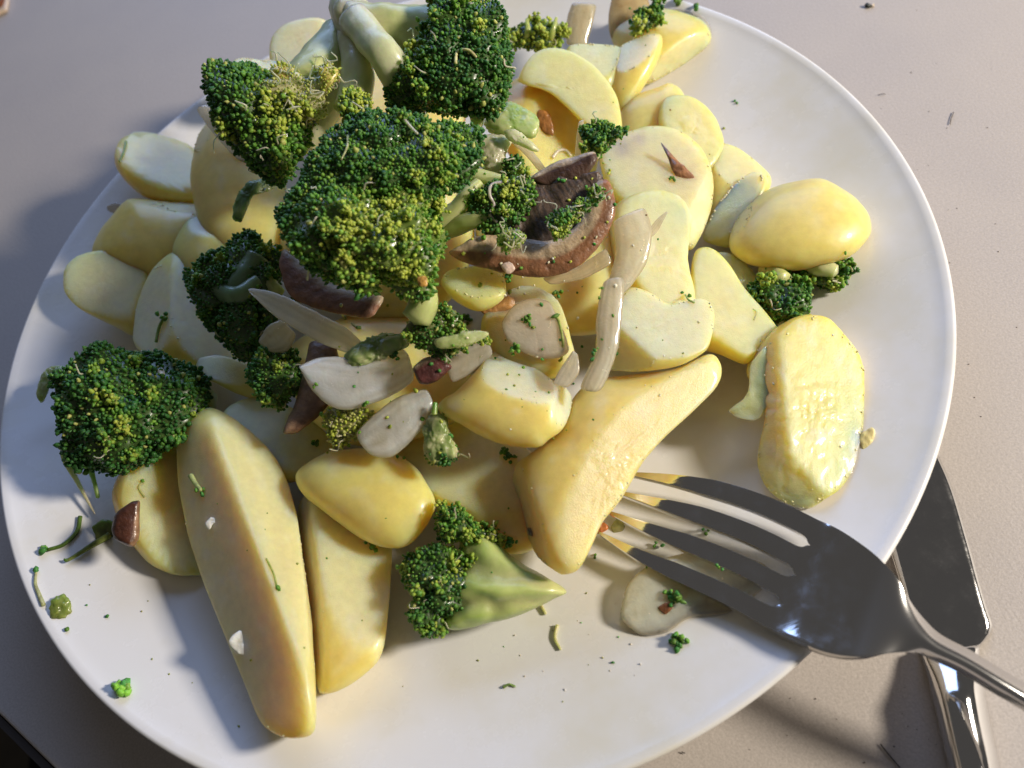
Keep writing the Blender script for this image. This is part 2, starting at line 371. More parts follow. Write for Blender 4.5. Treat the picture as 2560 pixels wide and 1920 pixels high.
def crown(root, outline, z, d, t=.6, bud=5.2, lob=26, amp=.2, bright=(), tone=0.0, strands=8, res=5, seed=1, back=None, p=2.2, lean=(0, 0), spacing=1.12, base=(.05, .10, .018), pale=0.04, facets=(), tufts=0):
    """broccoli crown under root: core, buds, fine strands.  bright: (x, y, radius, amount) where the crown is yellow green"""
    bud = bud * .80; r = np.random.default_rng(seed); L = fib(lob, r); rad = 2.1 / math.sqrt(lob) * r.uniform(.8, 1.15, lob)
    L2 = fib(lob * 6, r); rad2 = 2.3 / math.sqrt(lob * 6)
    def lf(sv):
        a = np.arccos(np.clip(sv @ L.T, -1, 1)) / rad; b1 = np.sqrt(np.clip(1 - a ** 2, 0, 1)).max(1)
        a2 = np.arccos(np.clip(sv @ L2.T, -1, 1)) / rad2; b2 = np.sqrt(np.clip(1 - a2 ** 2, 0, 1)).max(1)
        return (1 - amp) + amp * b1 + amp * .55 * (b2 - .6)
    F, q, f, cut, sv = solid(outline, (z + ZOFF) * .01, d, back, t, p, facets, 18, res, lean, lobes=lf)
    depth = lf(sv); v = F.W(q); px = F.px
    bc = np.array(base) * (1 + .5 * fbm(q, 1 / 15., 3, seed)[:, None])
    loc = np.array(root.location)
    mesh('crown_core', v, f, M['stem'], bc, loc, root)
    P, N, fi = scatter(v, f, int(26000 * min(1.6, max(.12, len(outline) and (np.ptp(q[:, 0]) * np.ptp(q[:, 1]) / 90000)))), bud * spacing * px, r, lambda n: (n @ F.view > -.45).astype(float) * (.25 + .75 * (n @ F.view > -.1)))
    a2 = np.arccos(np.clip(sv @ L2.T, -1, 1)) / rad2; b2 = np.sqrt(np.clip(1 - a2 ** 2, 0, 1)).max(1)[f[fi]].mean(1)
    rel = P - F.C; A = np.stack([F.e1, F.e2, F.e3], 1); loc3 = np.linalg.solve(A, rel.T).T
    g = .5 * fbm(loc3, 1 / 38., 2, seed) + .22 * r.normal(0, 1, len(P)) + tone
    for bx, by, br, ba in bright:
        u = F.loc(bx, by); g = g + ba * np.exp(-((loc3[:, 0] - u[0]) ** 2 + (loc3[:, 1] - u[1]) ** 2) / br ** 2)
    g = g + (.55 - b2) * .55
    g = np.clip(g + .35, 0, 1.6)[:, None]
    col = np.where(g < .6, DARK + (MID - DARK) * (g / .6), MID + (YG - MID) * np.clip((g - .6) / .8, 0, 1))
    pk = r.random(len(P)) < pale; col[pk] = np.array([.42, .45, .13])
    size = bud * px * .92 * r.uniform(.5, 1.3, len(P)) * (.72 + .42 * b2) * (.8 + .35 * fbm(loc3, 1 / 50., 2, seed + 5))
    B = Bag(); TB = Bag()
    if tufts:
        sc = g[:, 0] + r.normal(0, .35, len(P)) - 5 * (N @ F.view < .15); pick = []
        for i in np.argsort(-sc):
            if len(pick) >= tufts or sc[i] < -2: break
            if all(np.sum((P[i] - P[j]) ** 2) > (27 * px) ** 2 for j in pick): pick.append(i)
        keep_ = np.ones(len(P), bool)
        for i in pick:
            keep_ &= np.sum((P - P[i]) ** 2, 1) > (13 * px) ** 2
            ax = nz(N[i] * .8 + .35 * F.view + .2 * UP); tone_ = np.clip(g[i, 0], .35, 1.4); k_ = int(r.integers(8, 14))
            for _ in range(k_):
                dd = nz(ax + r.normal(0, .55, 3)); st_ = P[i] - ax * 9 * px + r.normal(0, 1.5, 3) * px; en_ = P[i] + dd * r.uniform(8, 18) * px
                mid_ = (st_ + en_) / 2 + r.normal(0, 1.6, 3) * px; V_, f_ = tube_geo(crom([st_, mid_, en_], 5, False), np.array([2.8, 2.5, 2.3, 2.2, 2.0]) * px * r.uniform(.8, 1.2), 5)
                TB.add(V_, f_, np.array([.40, .48, .13]) * r.uniform(.75, 1.15))
                nb = int(r.integers(2, 6)); q_ = en_ + r.normal(0, bud * .75, (nb, 3)) * px; gg = np.clip(tone_ + r.normal(0, .3, (nb, 1)), 0, 1.5)
                cc_ = np.where(gg < .6, DARK + (MID - DARK) * (gg / .6), MID + (YG - MID) * np.clip((gg - .6) / .8, 0, 1))
                B.add(*buds_geo(q_, np.repeat(dd[None], nb, 0), bud * px * r.uniform(.5, 1.05, nb), cc_, r))
        P, N, size, col = P[keep_], N[keep_], size[keep_], col[keep_]
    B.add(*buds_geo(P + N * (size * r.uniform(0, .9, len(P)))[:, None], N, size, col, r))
    if TB.n: tag(TB.build('stalklets', M['stem'], loc, root), 'yellow green stalklets between the buds', None, None, 'stuff')
    tag(B.build('buds', M['bud'], loc, root), 'green flower buds of the crown', None, None, 'stuff')
    if strands:
        B = Bag(); ii = r.choice(len(P), min(max(2, int(strands * .55)), len(P)), replace=False)
        ii = [i for i in ii if N[i] @ F.view > .1]
        for i in ii:
            ln = r.uniform(14, 40) * px; d0 = nz(N[i] + r.normal(0, .7, 3)); c0 = nz(np.cross(d0, r.normal(size=3)))
            s = np.linspace(0, 1, 9)[:, None]; path = P[i] + N[i] * bud * px * .8 + d0 * ln * s + c0 * ln * .5 * np.sin(s * r.uniform(3, 7)) * s
            V, ff = tube_geo(path, np.linspace(1.7, 1.1, 9) * px * r.uniform(.8, 1.4), 6)
            B.add(V, ff, np.array([.50, .52, .25]) * r.uniform(.7, 1.1))
        if B.n: tag(B.build('strands', M['stem'], loc, root), 'pale thread-like stalks sticking out of the crown', None, None, 'stuff')
    return F

def scrap(root, outline, z, d, col, t=.5, facets=(), rough=5, name='stalk_piece', seed=1, col2=None):
    F, q, f, c, sv = solid(outline, (z + ZOFF) * .01, d, d * .7, t, 2.4, facets, 24, 5)
    q = q + sv * (fbm(q, 1 / 16., 4, seed) * rough + np.abs(fbm(q, 1 / 6., 3, seed + 1)) * rough * .9)[:, None]
    g = sstep(fbm(q, 1 / 25., 3, seed + 3), -.3, .5)[:, None]; C = np.array(col) * (1 - g) + np.array(col2 if col2 is not None else np.array(col) * 1.25) * g
    return mesh(name, F.W(q), f, M['stem'], C, np.array(root.location), root)

def fan_stem(root, outline, z, d, tip, c0, c1, t=.4, seed=1, ridges=13):
    """broad stem that fans out from a cut tip, with lengthwise ridges"""
    F, q, f, c, sv = solid(outline, (z + ZOFF) * .01, d, d * .7, t, 2.2, (), 24, 6)
    tu = F.loc(*tip); du, dv = q[:, 0] - tu[0], q[:, 1] - tu[1]; ph = np.arctan2(dv, du) % (2 * np.pi); ln = np.hypot(du, dv); ln = ln / ln.max()
    rg = np.sin(ph * ridges + 2.2 * fbm(q, 1 / 60., 2, seed)); amp = 9 * np.clip(ln * 1.4 - .2, 0, 1)
    q = q + sv * (rg * amp + fbm(q, 1 / 30., 2, seed + 2) * 2.0)[:, None]
    k = np.clip(ln + .18 * rg + .25 * fbm(q, 1 / 25., 3, seed + 4), 0, 1)[:, None]
    C = np.array(c0) * (1 - k) + np.array(c1) * k; C = C * (1 + .14 * rg[:, None] * np.clip(ln * 1.4, 0, 1)[:, None])
    return mesh('stem', F.W(q), f, M['stem'], C, np.array(root.location), root)

def ribbon(label, A, B_, z, thick, t=.4, curl=0, bend=0, m='onion', col=(.62, .55, .36), edgecol=(.5, .36, .16), name='onion_slice', cat='onion', group='fried onion slices', lean=(0, 0), noise=1.6, skin=None, p=2.6, nl=56, na=26, stripes=.12, endp=.5, parent=None, seed=None):
    """strip between two traced edges with real thickness, curled across and bent along"""
    _seed[0] += 1; sd = seed or _seed[0]
    if m == 'onion': thick = thick * .6
    cx, cy = centre(list(A) + list(B_)[::-1]); F = Frame(cx, cy, z * .01, t, lean)
    a = crom([F.loc(*q) for q in A], nl, False); b = crom([F.loc(*q) for q in B_], nl, False)
    ph = np.arange(na) * 2 * np.pi / na
    cs = np.sign(np.cos(ph)) * np.abs(np.cos(ph)) ** (2 / p); sn = np.sign(np.sin(ph)) * np.abs(np.sin(ph)) ** (2 / p)
    l = np.linspace(-1, 1, nl); taper = np.clip(1 - np.abs(l) ** 14, 0, 1) ** .5
    V = []; ss = []; ll = []; tt = []
    for i in range(nl):
        mid = (a[i] + b[i]) / 2; hw = (b[i] - a[i]) / 2; tp = max(.04, taper[i])
        uv = mid + hw * cs[:, None] * (.25 + .75 * tp) ** endp
        wv = thick * sn * tp + curl * (cs ** 2 - .4) + bend * (l[i] ** 2 - .35)
        V.append(np.c_[uv, wv]); ss.append(cs); ll.append(np.full(na, l[i])); tt.append(sn)
    q = np.vstack(V); ss = np.concatenate(ss); ll = np.concatenate(ll); tt = np.concatenate(tt)
    q = np.vstack([q, q[:na].mean(0), q[-na:].mean(0)]); ss = np.r_[ss, 0, 0]; ll = np.r_[ll, -1, 1]; tt = np.r_[tt, 0, 0]
    nn = np.stack([fbm(q, 1 / 24., 3, sd + k) for k in range(3)], 1); q = q + nn * noise
    i = np.arange(nl - 1)[:, None] * na; j = np.arange(na)[None]; k = (j + 1) % na
    qd = np.stack([i + j, i + k, i + na + k, i + na + j], -1).reshape(-1, 4); f = np.vstack([qd[:, [0, 1, 2]], qd[:, [0, 2, 3]]])
    b0 = nl * na; jj = np.arange(na); kk = (jj + 1) % na
    f = np.vstack([f, np.stack([np.full(na, b0), kk, jj], 1), np.stack([np.full(na, b0 + 1), (nl - 1) * na + jj, (nl - 1) * na + kk], 1)])
    col = np.array(col, float) * (1.0 if m != 'onion' else 1.22); e = (np.abs(ss) ** 10 * .8)[:, None]
    st = 1 + stripes * np.sin(ss * 19 + fbm(q, 1 / 60., 2, sd) * 2)[:, None]
    C = (col * (1 - e) + np.array(edgecol) * e) * st
    br = sstep(fbm(q, 1 / 22., 3, sd + 2), .2, .75)[:, None] * .5; C = C * (1 - br) + np.array(edgecol) * br * 1.0
    if skin is not None: C = skin(ss, ll, tt, q, C)
    v = F.W(q); pl = np.hypot(v[:, 0], v[:, 1]); zz = plate_z(pl) + .0004
    v[:, 2] = np.where((pl < .134) & (v[:, 2] < zz), zz + .0003 * tt, v[:, 2])
    o = mesh(name, v, f, M[m], C, F.C if parent is None else np.array(parent.location), parent)
    if label: tag(o, label, cat, group)
    return o

# ------------------------------------------------------------------ setting
def slab(name, poly, z0, z1, m, parent=None):
    n = len(poly); V = [(x, y, z1) for x, y in poly] + [(x, y, z0) for x, y in poly]
    me = bpy.data.meshes.new(name); me.from_pydata(V, [], [list(range(n)), list(range(2 * n - 1, n - 1, -1))] + [[i, n + i, n + (i + 1) % n, (i + 1) % n] for i in range(n)])
    me.update(); me.materials.append(m); o = bpy.data.objects.new(name, me); return link(o, parent)
e0, e1 = at(0, 1547, 0)[:2], at(112, 1657, 0)[:2]; ed = nz(e1 - e0)[:2]; en = np.array([-ed[1], ed[0]])
if en @ (np.zeros(2) - e0) < 0: en = -en
def ep(a, b): return tuple(e0 + ed * a + en * b)
poly = [ep(-1.2, 0), ep(.9, 0), ep(.9, 1.3), ep(-1.2, 1.3)]
sa = (poly[1][0] - poly[0][0]) * (poly[3][1] - poly[0][1]) - (poly[1][1] - poly[0][1]) * (poly[3][0] - poly[0][0])
if sa < 0: poly = poly[::-1]
tb = slab('table', poly, -.022, 0, M['table']); tb['kind'] = 'structure'
bv = tb.modifiers.new('bevel', 'BEVEL'); bv.width = .0012; bv.segments = 3
epoly = [ep(-1.2, -.0022), ep(.9, -.0022), ep(.9, -.0003), ep(-1.2, -.0003)]
if sa < 0: epoly = epoly[::-1]
slab('table_edge_band', epoly, -.021, -.0012, M['edge'], tb)
C0 = at(60, 1600, -.70)
fl = slab('floor', [(C0[0] - 2, C0[1] - 2), (C0[0] + 2, C0[1] - 2), (C0[0] + 2, C0[1] + 2), (C0[0] - 2, C0[1] + 2)], -.75, -.70, M['floor']); fl['kind'] = 'structure'
bp = [at(x, y, -.35) for x, y in ((62, 1560), (52, 1600), (44, 1680), (60, 1800), (300, 1800), (240, 1600), (120, 1540))]
bpl = [(p[0], p[1]) for p in bp]
if sum(bpl[i][0] * bpl[(i + 1) % 7][1] - bpl[(i + 1) % 7][0] * bpl[i][1] for i in range(7)) < 0: bpl = bpl[::-1]
bl = slab('black_fabric', bpl, -.40, -.35, M['black']); tag(bl, 'black fabric shape below the table edge in the bottom left corner', 'fabric')
b_ = bl.modifiers.new('bevel', 'BEVEL'); b_.width = .01; b_.segments = 4
# object in the top left corner
ob = empty('leather_case', at(-30, -30, 0))
def cornerbox(name, pts, z0, z1, m, bevel):
    pp = [at(x, y, 0)[:2] for x, y in pts]; pp = [tuple(p) for p in pp]
    if sum(pp[i][0] * pp[(i + 1) % len(pp)][1] - pp[(i + 1) % len(pp)][0] * pp[i][1] for i in range(len(pp))) < 0: pp = pp[::-1]
    o = slab(name, [(p[0] - ob.location[0], p[1] - ob.location[1]) for p in pp], z0 , z1 , m, ob)
    k = o.modifiers.new('bevel', 'BEVEL'); k.width = bevel; k.segments = 4
cornerbox('brown_body', [(-90, -60), (8, -60), (17, 6), (12, 22), (-90, 62)], .0, .006, M['brown'], .0015)
cornerbox('cream_edge', [(-90, -60), (12, -60), (22, 6), (18, 27), (-90, 74)], .0002, .002, M['rim'], .0006)
cornerbox('pink_panel', [(-90, -60), (4, -60), (8, -4), (-90, 30)], .0062, .0072, M['pink'], .0004)
tag(ob, 'brown case with a cream edge poking into the top left corner', 'case')

# ------------------------------------------------------------------ plate
prof = [(0, .0075)]
for r_ in np.linspace(.01, .1325, 46): prof.append((r_, float(plate_z(r_))))
prof += [(.1340, .02195), (.1348, .0218), (.1351, .0213), (.1349, .0206), (.1338, .0198), (.128, .0166), (.118, .0118), (.105, .0075), (.092, .0045), (.084, .0030), (.0825, .0004), (.080, .0002), (.078, .0004), (.0765, .003), (0, .003)]
seg = 240; V = []; 
for r_, z_ in prof:
    for k in range(seg): a = k * 2 * math.pi / seg; V.append((r_ * math.cos(a), r_ * math.sin(a), z_))
V = np.array(V); n_ = len(prof); i = np.arange(n_ - 1)[:, None] * seg; j = np.arange(seg)[None]; k = (j + 1) % seg
Q = np.stack([i + j, i + seg + j, i + seg + k, i + k], -1).reshape(-1, 4)[:, ::-1]
Q = Q[:, ::-1]
tag(mesh('dinner_plate', V, Q, M['plate'], None, (0, 0, 0)), 'large round white porcelain plate heaped with potato and broccoli', 'plate')

# ------------------------------------------------------------------ potatoes
DK = np.array([.70, .50, .14])
potato('rounded potato end behind the uppermost left broccoli stem', [(582,125),(587,82),(612,55),(650,42),(690,40),(722,58),(728,90),(700,125),(650,150),(600,150)], 3.6, 45, [(650,80,28,120,25)], .6, cut=PALE)
potato('sliver of potato hidden behind the left tip of the upper left broccoli', [(500,140),(515,126),(560,128),(610,135),(640,170),(560,190),(510,175)], 3.6, 28, [(560,140,14,90,30)], .5, cut=PALE)
potato('halved potato leaning over the left rim, topmost on the left', [(249,345),(257,308),(290,277),(330,262),(370,265),(400,280),(428,300),(446,360),(440,425),(400,442),(345,437),(300,420),(262,380)], 2.7, 66, [(330,372,46,70,42)], .35, cut=CUT*.98)
potato('large potato half in shadow under the upper left broccoli crown', [(412,400),(418,330),(436,278),(485,245),(540,280),(610,380),(630,500),(600,590),(520,585),(440,500)], 2.9, 70, [(430,330,40,150,60)], .3, skin=SKIN*.98)
potato('deep yellow potato wedge on the left below the leaning half', [(200,545),(215,500),(238,470),(268,437),(290,430),(360,436),(450,446),(460,500),(420,560),(365,585),(330,605),(280,590),(235,570)], 2.35, 70, [(380,450,40,80,58)], .3, skin=SKIN*np.array([1,.95,.8]), cut=PALE)
potato('small potato piece with a crumbly top left of the dark broccoli', [(372,550),(385,505),(418,467),(470,474),(515,490),(555,505),(575,560),(480,600),(400,595)], 2.6, 48, [(450,490,34,95,40)], .3, cut=PALE)
potato('round pale potato disc sticking out furthest left', [(136,602),(141,575),(162,555),(200,543),(235,540),(282,548),(316,570),(328,600),(318,660),(300,725),(245,705),(200,682),(165,660),(142,632)], 2.5, 42, [(230,600,24,140,14)], .55, cut=PALE*np.array([1,.98,.9]), m=70)
potato('pale potato wedge right of the round disc', [(288,742),(286,700),(300,640),(332,580),(374,545),(404,565),(440,640),(500,740),(545,800),(480,805),(400,790),(330,775)], 2.3, 58, [(350,660,44,175,40),(400,660,46,10,30)], .3, cut=PALE)
potato('thin potato slice in the gap left of the lower dark broccoli', [(425,770),(470,765),(530,785),(575,820),(570,862),(520,855),(470,830),(430,805)], 2.3, 26, [(490,800,14,100,25)], .4)
potato('long potato wedge standing at the lower left, the largest one', [(384,970),(389,932),(420,900),(455,885),(492,900),(540,935),(585,975),(612,1020),(632,1075),(650,1180),(668,1300),(680,1480),(681,1550),(670,1580),(625,1588),(590,1578),(560,1552),(530,1480),(480,1360),(440,1260),(405,1150),(386,1050)], 2.35, 125, [(530,1116,104,20,40),(530,1116,104,200,37),(655,1250,40,6,74)], .0, cut=CUT*np.array([.97,.96,.92]), p=3.2, m=70, res=6, rough=.8, lump=3, low=False, spots=[(520,1390,17,(.85,.83,.7)),(458,1130,12,(.85,.83,.72))])
potato('shorter potato wedge right beside the long wedge', [(642,1095),(652,1200),(664,1300),(676,1420),(687,1488),(702,1497),(740,1486),(790,1452),(826,1405),(838,1310),(846,1195),(838,1130),(760,1090),(690,1060)], 1.75, 90, [(770,1280,62,25,22),(684,1300,52,185,66)], .1, p=3.2, m=80, rough=.7, low=False)
potato('smooth oval potato half lying on top of the two wedges', [(639,1030),(662,1000),(718,975),(780,968),(842,975),(892,1005),(925,1045),(941,1085),(931,1122),(911,1152),(880,1178),(842,1183),(780,1163),(710,1112),(660,1072)], 2.45, 76, [], .25, skin=SKIN*np.array([1,1.02,1]), back=46, lump=3, mottle=.35)
potato('potato half behind the long wedge with a small mushroom on it', [(246,1100),(244,1060),(268,1015),(318,985),(390,955),(440,980),(460,1100),(450,1230),(420,1243),(375,1242),(330,1222),(300,1192),(268,1150)], 1.75, 62, [(350,1130,42,20,22)], .25, cut=CUT)
potato('shaded potato piece wedged below the lower left mushroom', [(478,905),(530,860),(600,865),(670,900),(720,960),(715,1010),(660,1035),(600,1040),(540,985)], 2.0, 52, [(600,940,30,70,22)], .3)
potato('squarish potato chunk in the middle in front of the onion', [(945,888),(958,862),(985,845),(1030,800),(1068,756),(1110,764),(1160,795),(1200,828),(1232,846),(1240,868),(1216,925),(1186,950),(1160,966),(1092,961),(1040,942),(998,917)], 3.5, 72, [(1110,838,66,72,40),(1205,900,42,5,58)], .3, cut=PALE, p=2.8, spots=[(985,878,12,(.55,.46,.3))])
potato('big potato wedge the fork tips are pushed against', [(1102,1085),(1105,1040),(1120,1000),(1160,970),(1205,930),(1245,852),(1300,820),(1450,800),(1528,766),(1556,790),(1550,832),(1500,885),(1430,950),(1380,1010),(1340,1080),(1300,1130),(1282,1170),(1252,1226),(1220,1239),(1198,1230),(1150,1192),(1115,1130)], 2.5, 100, [(1290,1010,84,-30,26),(1140,1060,50,200,66)], .1, cut=CUT*np.array([.96,.94,.88]), p=2.9, m=70, res=6, rough=2.4, low=False, spots=[(1148,1150,8,(.42,.3,.12))])
potato('shaded potato below the square chunk, left of the big wedge', [(850,985),(900,925),(1000,905),(1120,955),(1190,1040),(1190,1150),(1130,1195),(1050,1180),(990,1120),(930,1075)], 1.9, 70, [(1000,1000,44,100,20)], .2)
pt, Fp = potato('crumbly mashed potato half alone at the right of the plate', [(1612,800),(1640,752),(1670,715),(1710,690),(1750,680),(1792,690),(1830,730),(1860,770),(1869,830),(1866,920),(1850,1000),(1820,1050),(1782,1080),(1740,1106),(1702,1092),(1662,1062),(1640,1020),(1636,985),(1642,950),(1652,900),(1640,860)], 1.9, 92, [(1755,880,62,0,22),(1690,880,60,190,32),(1740,1010,50,250,30)], .15, skin=np.array([.80,.58,.11]), cut=np.array([.82,.70,.30]), rough=3.0, p=2.7, m=30, res=6, tears=2.5, mottle=.8)
fl_ = ribbon(None, [(1652,742),(1622,790),(1612,850),(1572,888)], [(1668,760),(1662,850),(1640,905),(1590,902)], 2.2, 7, .4, curl=6, m='potato', col=(.74,.61,.27), edgecol=(.74,.58,.2), name='torn_flap', noise=4, parent=pt, stripes=.03)
potato('glossy oval potato half nearest the right rim', [(1575,530),(1588,480),(1620,440),(1660,410),(1720,391),(1780,388),(1832,415),(1870,455),(1881,490),(1870,522),(1840,550),(1790,570),(1720,583),(1640,576),(1598,560)], 1.95, 88, [(1600,470,26,150,62)], .2, skin=SKIN*np.array([1.02,1.03,1.05]), back=50, mottle=.35, lump=3)
potato('thin rough potato slice leaning on the oval half', [(1519,517),(1530,480),(1550,440),(1590,395),(1630,371),(1658,386),(1650,430),(1630,480),(1590,530),(1555,532)], 1.9, 24, [(1575,450,12,140,22)], .45, cut=PALE, rough=2.5)
potato('yellow potato piece behind the thin rough slice', [(1525,380),(1545,315),(1590,318),(1640,355),(1665,390),(1640,440),(1580,490),(1530,500)], 1.6, 45, [(1590,370,32,60,30)], .3)
potato('smooth yellow potato next to the torn chunk, upper right', [(1335,255),(1358,215),(1420,190),(1450,180),(1478,205),(1480,270),(1440,310),(1345,305)], 2.1, 44, [], .35, skin=SKIN*np.array([1.02,1.05,1.2]))
potato('torn fluffy potato chunk at the upper right', [(1422,255),(1438,212),(1490,208),(1532,235),(1553,270),(1563,312),(1545,356),(1518,372),(1480,340),(1435,300)], 2.3, 46, [(1500,270,28,40,18)], .35, cut=CUT*np.array([1,1,.95]), rough=5, tears=3)
potato('round potato half with a grey smudge behind the mushroom', [(1296,350),(1318,308),(1370,280),(1430,271),(1482,290),(1522,330),(1541,390),(1536,450),(1512,512),(1480,540),(1400,480),(1330,440)], 2.7, 70, [(1410,360,46,80,16),(1505,420,40,-10,40)], .3, spots=[(1345,318,26,(.50,.44,.32)),(1380,300,16,(.56,.48,.34))])
potato('pale crumbly potato behind the upright onion slices', [(1325,450),(1395,413),(1450,414),(1488,440),(1496,482),(1486,560),(1502,640),(1490,720),(1420,700),(1370,640),(1325,560)], 3.0, 58, [(1420,530,42,25,20)], .3, cut=PALE*np.array([1,.98,.85]), rough=3, tears=3)
potato('whitish potato wedge right of the upright onion slice', [(1290,720),(1325,660),(1358,622),(1400,630),(1450,656),(1516,645),(1541,668),(1539,720),(1521,760),(1450,795),(1350,802),(1295,790)], 3.4, 62, [(1440,700,48,55,18),(1350,730,46,225,34)], .25, cut=PALE*np.array([.98,1,1]), rough=1.6, m=70, res=6)
potato('yellow potato wedge pointing at the small right broccoli', [(1490,600),(1500,548),(1520,534),(1545,540),(1575,570),(1610,625),(1682,713),(1655,745),(1616,786),(1560,768),(1505,745),(1480,680)], 2.1, 60, [(1575,660,46,40,22)], .25, skin=SKIN*np.array([1,.95,.6]), cut=CUT, m=70)
potato('small rough potato bit under the glossy oval half', [(1545,548),(1590,552),(1630,590),(1650,640),(1630,665),(1590,640),(1560,595)], 1.7, 30, [(1600,600,16,40,20)], .3, cut=PALE*np.array([1,.97,.8]), rough=3)
potato('broad potato wedge with a flat cut face at the top', [(1118,175),(1143,126),(1182,105),(1232,110),(1282,140),(1320,185),(1338,230),(1342,292),(1310,300),(1270,278),(1230,238),(1190,203),(1150,186)], 3.6, 46, [(1250,190,26,60,14)], .45, cut=CUT*np.array([1,1,.95]), m=80, rough=.8, back=30)
potato('deep yellow potato below the broad top wedge', [(1070,270),(1085,200),(1130,165),(1200,180),(1270,240),(1320,300),(1310,380),(1260,430),(1180,430),(1110,350)], 2.7, 62, [(1180,310,46,-20,25)], .3, skin=SKIN*np.array([1,.9,.7]), cut=SKIN*np.array([1.02,1.05,1.1]))
potato('small potato tip just behind the broad top wedge', [(1225,115),(1242,95),(1330,99),(1338,122),(1325,190),(1290,190),(1245,150)], 2.8, 34, [(1290,120,20,80,25)], .4)
potato('petal shaped potato slice at the top right', [(1318,190),(1332,112),(1370,85),(1415,72),(1431,85),(1421,132),(1392,187),(1350,238),(1328,232)], 2.6, 38, [(1360,120,22,120,35)], .4, skin=SKIN*np.array([1,1,.95]), cut=PALE)
potato('glossy yellow potato half at the top right rim', [(1330,110),(1318,60),(1365,22),(1440,20),(1510,40),(1536,70),(1526,102),(1472,142),(1400,182),(1350,170)], 1.9, 64, [(1480,120,30,-50,48)], .3, skin=SKIN*np.array([1,1.02,1]))
potato('crumbly potato nub in front of the big mushroom slice', [(954,602),(978,581),(1050,574),(1085,590),(1090,640),(1040,672),(990,655),(960,625)], 4.3, 38, [(1020,615,24,80,30)], .4, cut=CUT*np.array([.9,.95,.8]), rough=2.2)
potato('potato piece below the crumbly nub, browned on top', [(1040,690),(1080,640),(1140,610),(1200,640),(1230,720),(1240,790),(1180,820),(1100,800),(1050,750)], 3.5, 48, [(1130,700,32,70,20)], .3, cut=CUT*np.array([.95,.9,.85]), rough=2, spots=[(1090,655,30,(.45,.24,.08)),(1180,700,22,(.55,.36,.16))])
for lab, o_, z_ in (('filler potato added under the middle broccoli crown', [(620,420),(760,330),(920,360),(1020,480),(980,640),(820,700),(680,640),(610,540)], 2.6),
                    ('filler potato added between mushroom and upright onion slices', [(1050,420),(1180,380),(1320,420),(1360,560),(1330,700),(1200,720),(1080,640),(1030,520)], 2.4),
                    ('filler potato added under the onion slices in the middle', [(620,760),(760,680),(900,680),(1000,760),(1010,880),(900,950),(760,960),(650,880)], 2.2),
                    ('filler potato added under the top broccoli stalks', [(640,160),(760,90),(900,110),(1000,200),(980,320),(860,360),(720,330),(650,250)], 2.6)):
    potato(lab, o_, z_, 95, [], .1)  # added hidden filler inside the heap, stops light leaking through

# ------------------------------------------------------------------ mushrooms
BRN = np.array([.22, .105, .052]); MPALE = np.array([.46, .36, .24]); GILL = np.array([.045, .028, .018])
def mskin(edge, soft=.12, brown=BRN, pale=MPALE, gill=None, both=False):
    def fn(ss, ll, tt, q, C):
        n = fbm(q, 1 / 18., 3, 11) * .12
        k = sstep(ss + n, edge - soft, edge + soft)
        if both: k = np.maximum(k, sstep(-ss + n, edge - soft, edge + soft))
        k = np.maximum(k, (tt < -.5) * .8)[:, None]
        c = pale * (1 + .3 * fbm(q, 1 / 12., 3, 4)[:, None])
        if gill is not None:
            g = sstep(-ss + n, gill - .15, gill + .15)[:, None]; c = c * (1 - g) + GILL * (1 + .6 * fbm(q, 1 / 6., 2, 8)[:, None]) * g
        return c * (1 - k) + brown * (1 + .55 * fbm(q, 1 / 14., 3, 5)[:, None]) * k
    return fn
def mushroom(label, A, B_, z, thick, **kw):
    kw.setdefault('skin', mskin(.3)); return ribbon(label, A, B_, z, thick, m='mushroom', name=kw.pop('name', 'mushroom_slice'), cat='mushroom', group='fried mushroom slices', **kw)
ms = mushroom('large curved brown mushroom slice in the middle of the heap', [(985,532),(1040,508),(1110,512),(1180,520),(1230,500),(1262,462),(1272,425),(1285,392)], [(966,548),(1005,568),(1100,592),(1175,600),(1245,578),(1302,522),(1330,450),(1318,385)], 5.0, 15, t=.55, p=2.2, skin=mskin(-.05, .06, BRN * np.array([1.15,1.1,1]), np.array([.46,.34,.21])), noise=2.2, nl=80, na=34)
ribbon(None, [(1040,470),(1095,418),(1160,388),(1225,375),(1285,368)], [(1050,528),(1180,540),(1262,498),(1306,440),(1312,395)], 5.0, 10, .5, curl=2, m='mushroom', name='gills', noise=8, parent=ms, skin=lambda ss, ll, tt, q, C: GILL * (1.6 + 1.0 * np.sin(ll * 75 + ss * 4)[:, None] + .9 * fbm(q, 1 / 14., 3, 2)[:, None]) + .012)
mushroom('dark mushroom piece above the large curved slice', [(1140,385),(1195,352),(1250,335),(1284,326)], [(1165,400),(1215,402),(1255,392),(1293,345)], 5.3, 15, t=.55, skin=mskin(-.6, .15, np.array([.07,.035,.022])), noise=2)
mushroom('reddish brown mushroom slice under the middle broccoli', [(612,534),(655,562),(720,610),(780,630),(836,640)], [(600,570),(628,640),(690,668),(750,682),(800,692)], 4.4, 18, t=.45, skin=mskin(-.45, .2, np.array([.26,.135,.09])), noise=2.2)
mushroom('pointed brown mushroom slice hanging below the white onion', [(668,735),(655,800),(640,860),(606,938)], [(728,735),(732,800),(706,880),(640,938)], 3.5, 22, t=.5, skin=mskin(-.1, .2, np.array([.16,.085,.045]), np.array([.24,.15,.09])), noise=2)
mushroom('small brown mushroom chunk stuck on the left potato', [(283,1084),(252,1108),(241,1140),(246,1165)], [(304,1080),(302,1115),(301,1160),(287,1185)], 2.75, 20, t=.5, skin=mskin(.62, .1, np.array([.30,.17,.09]), np.array([.075,.025,.012])), noise=1.2)
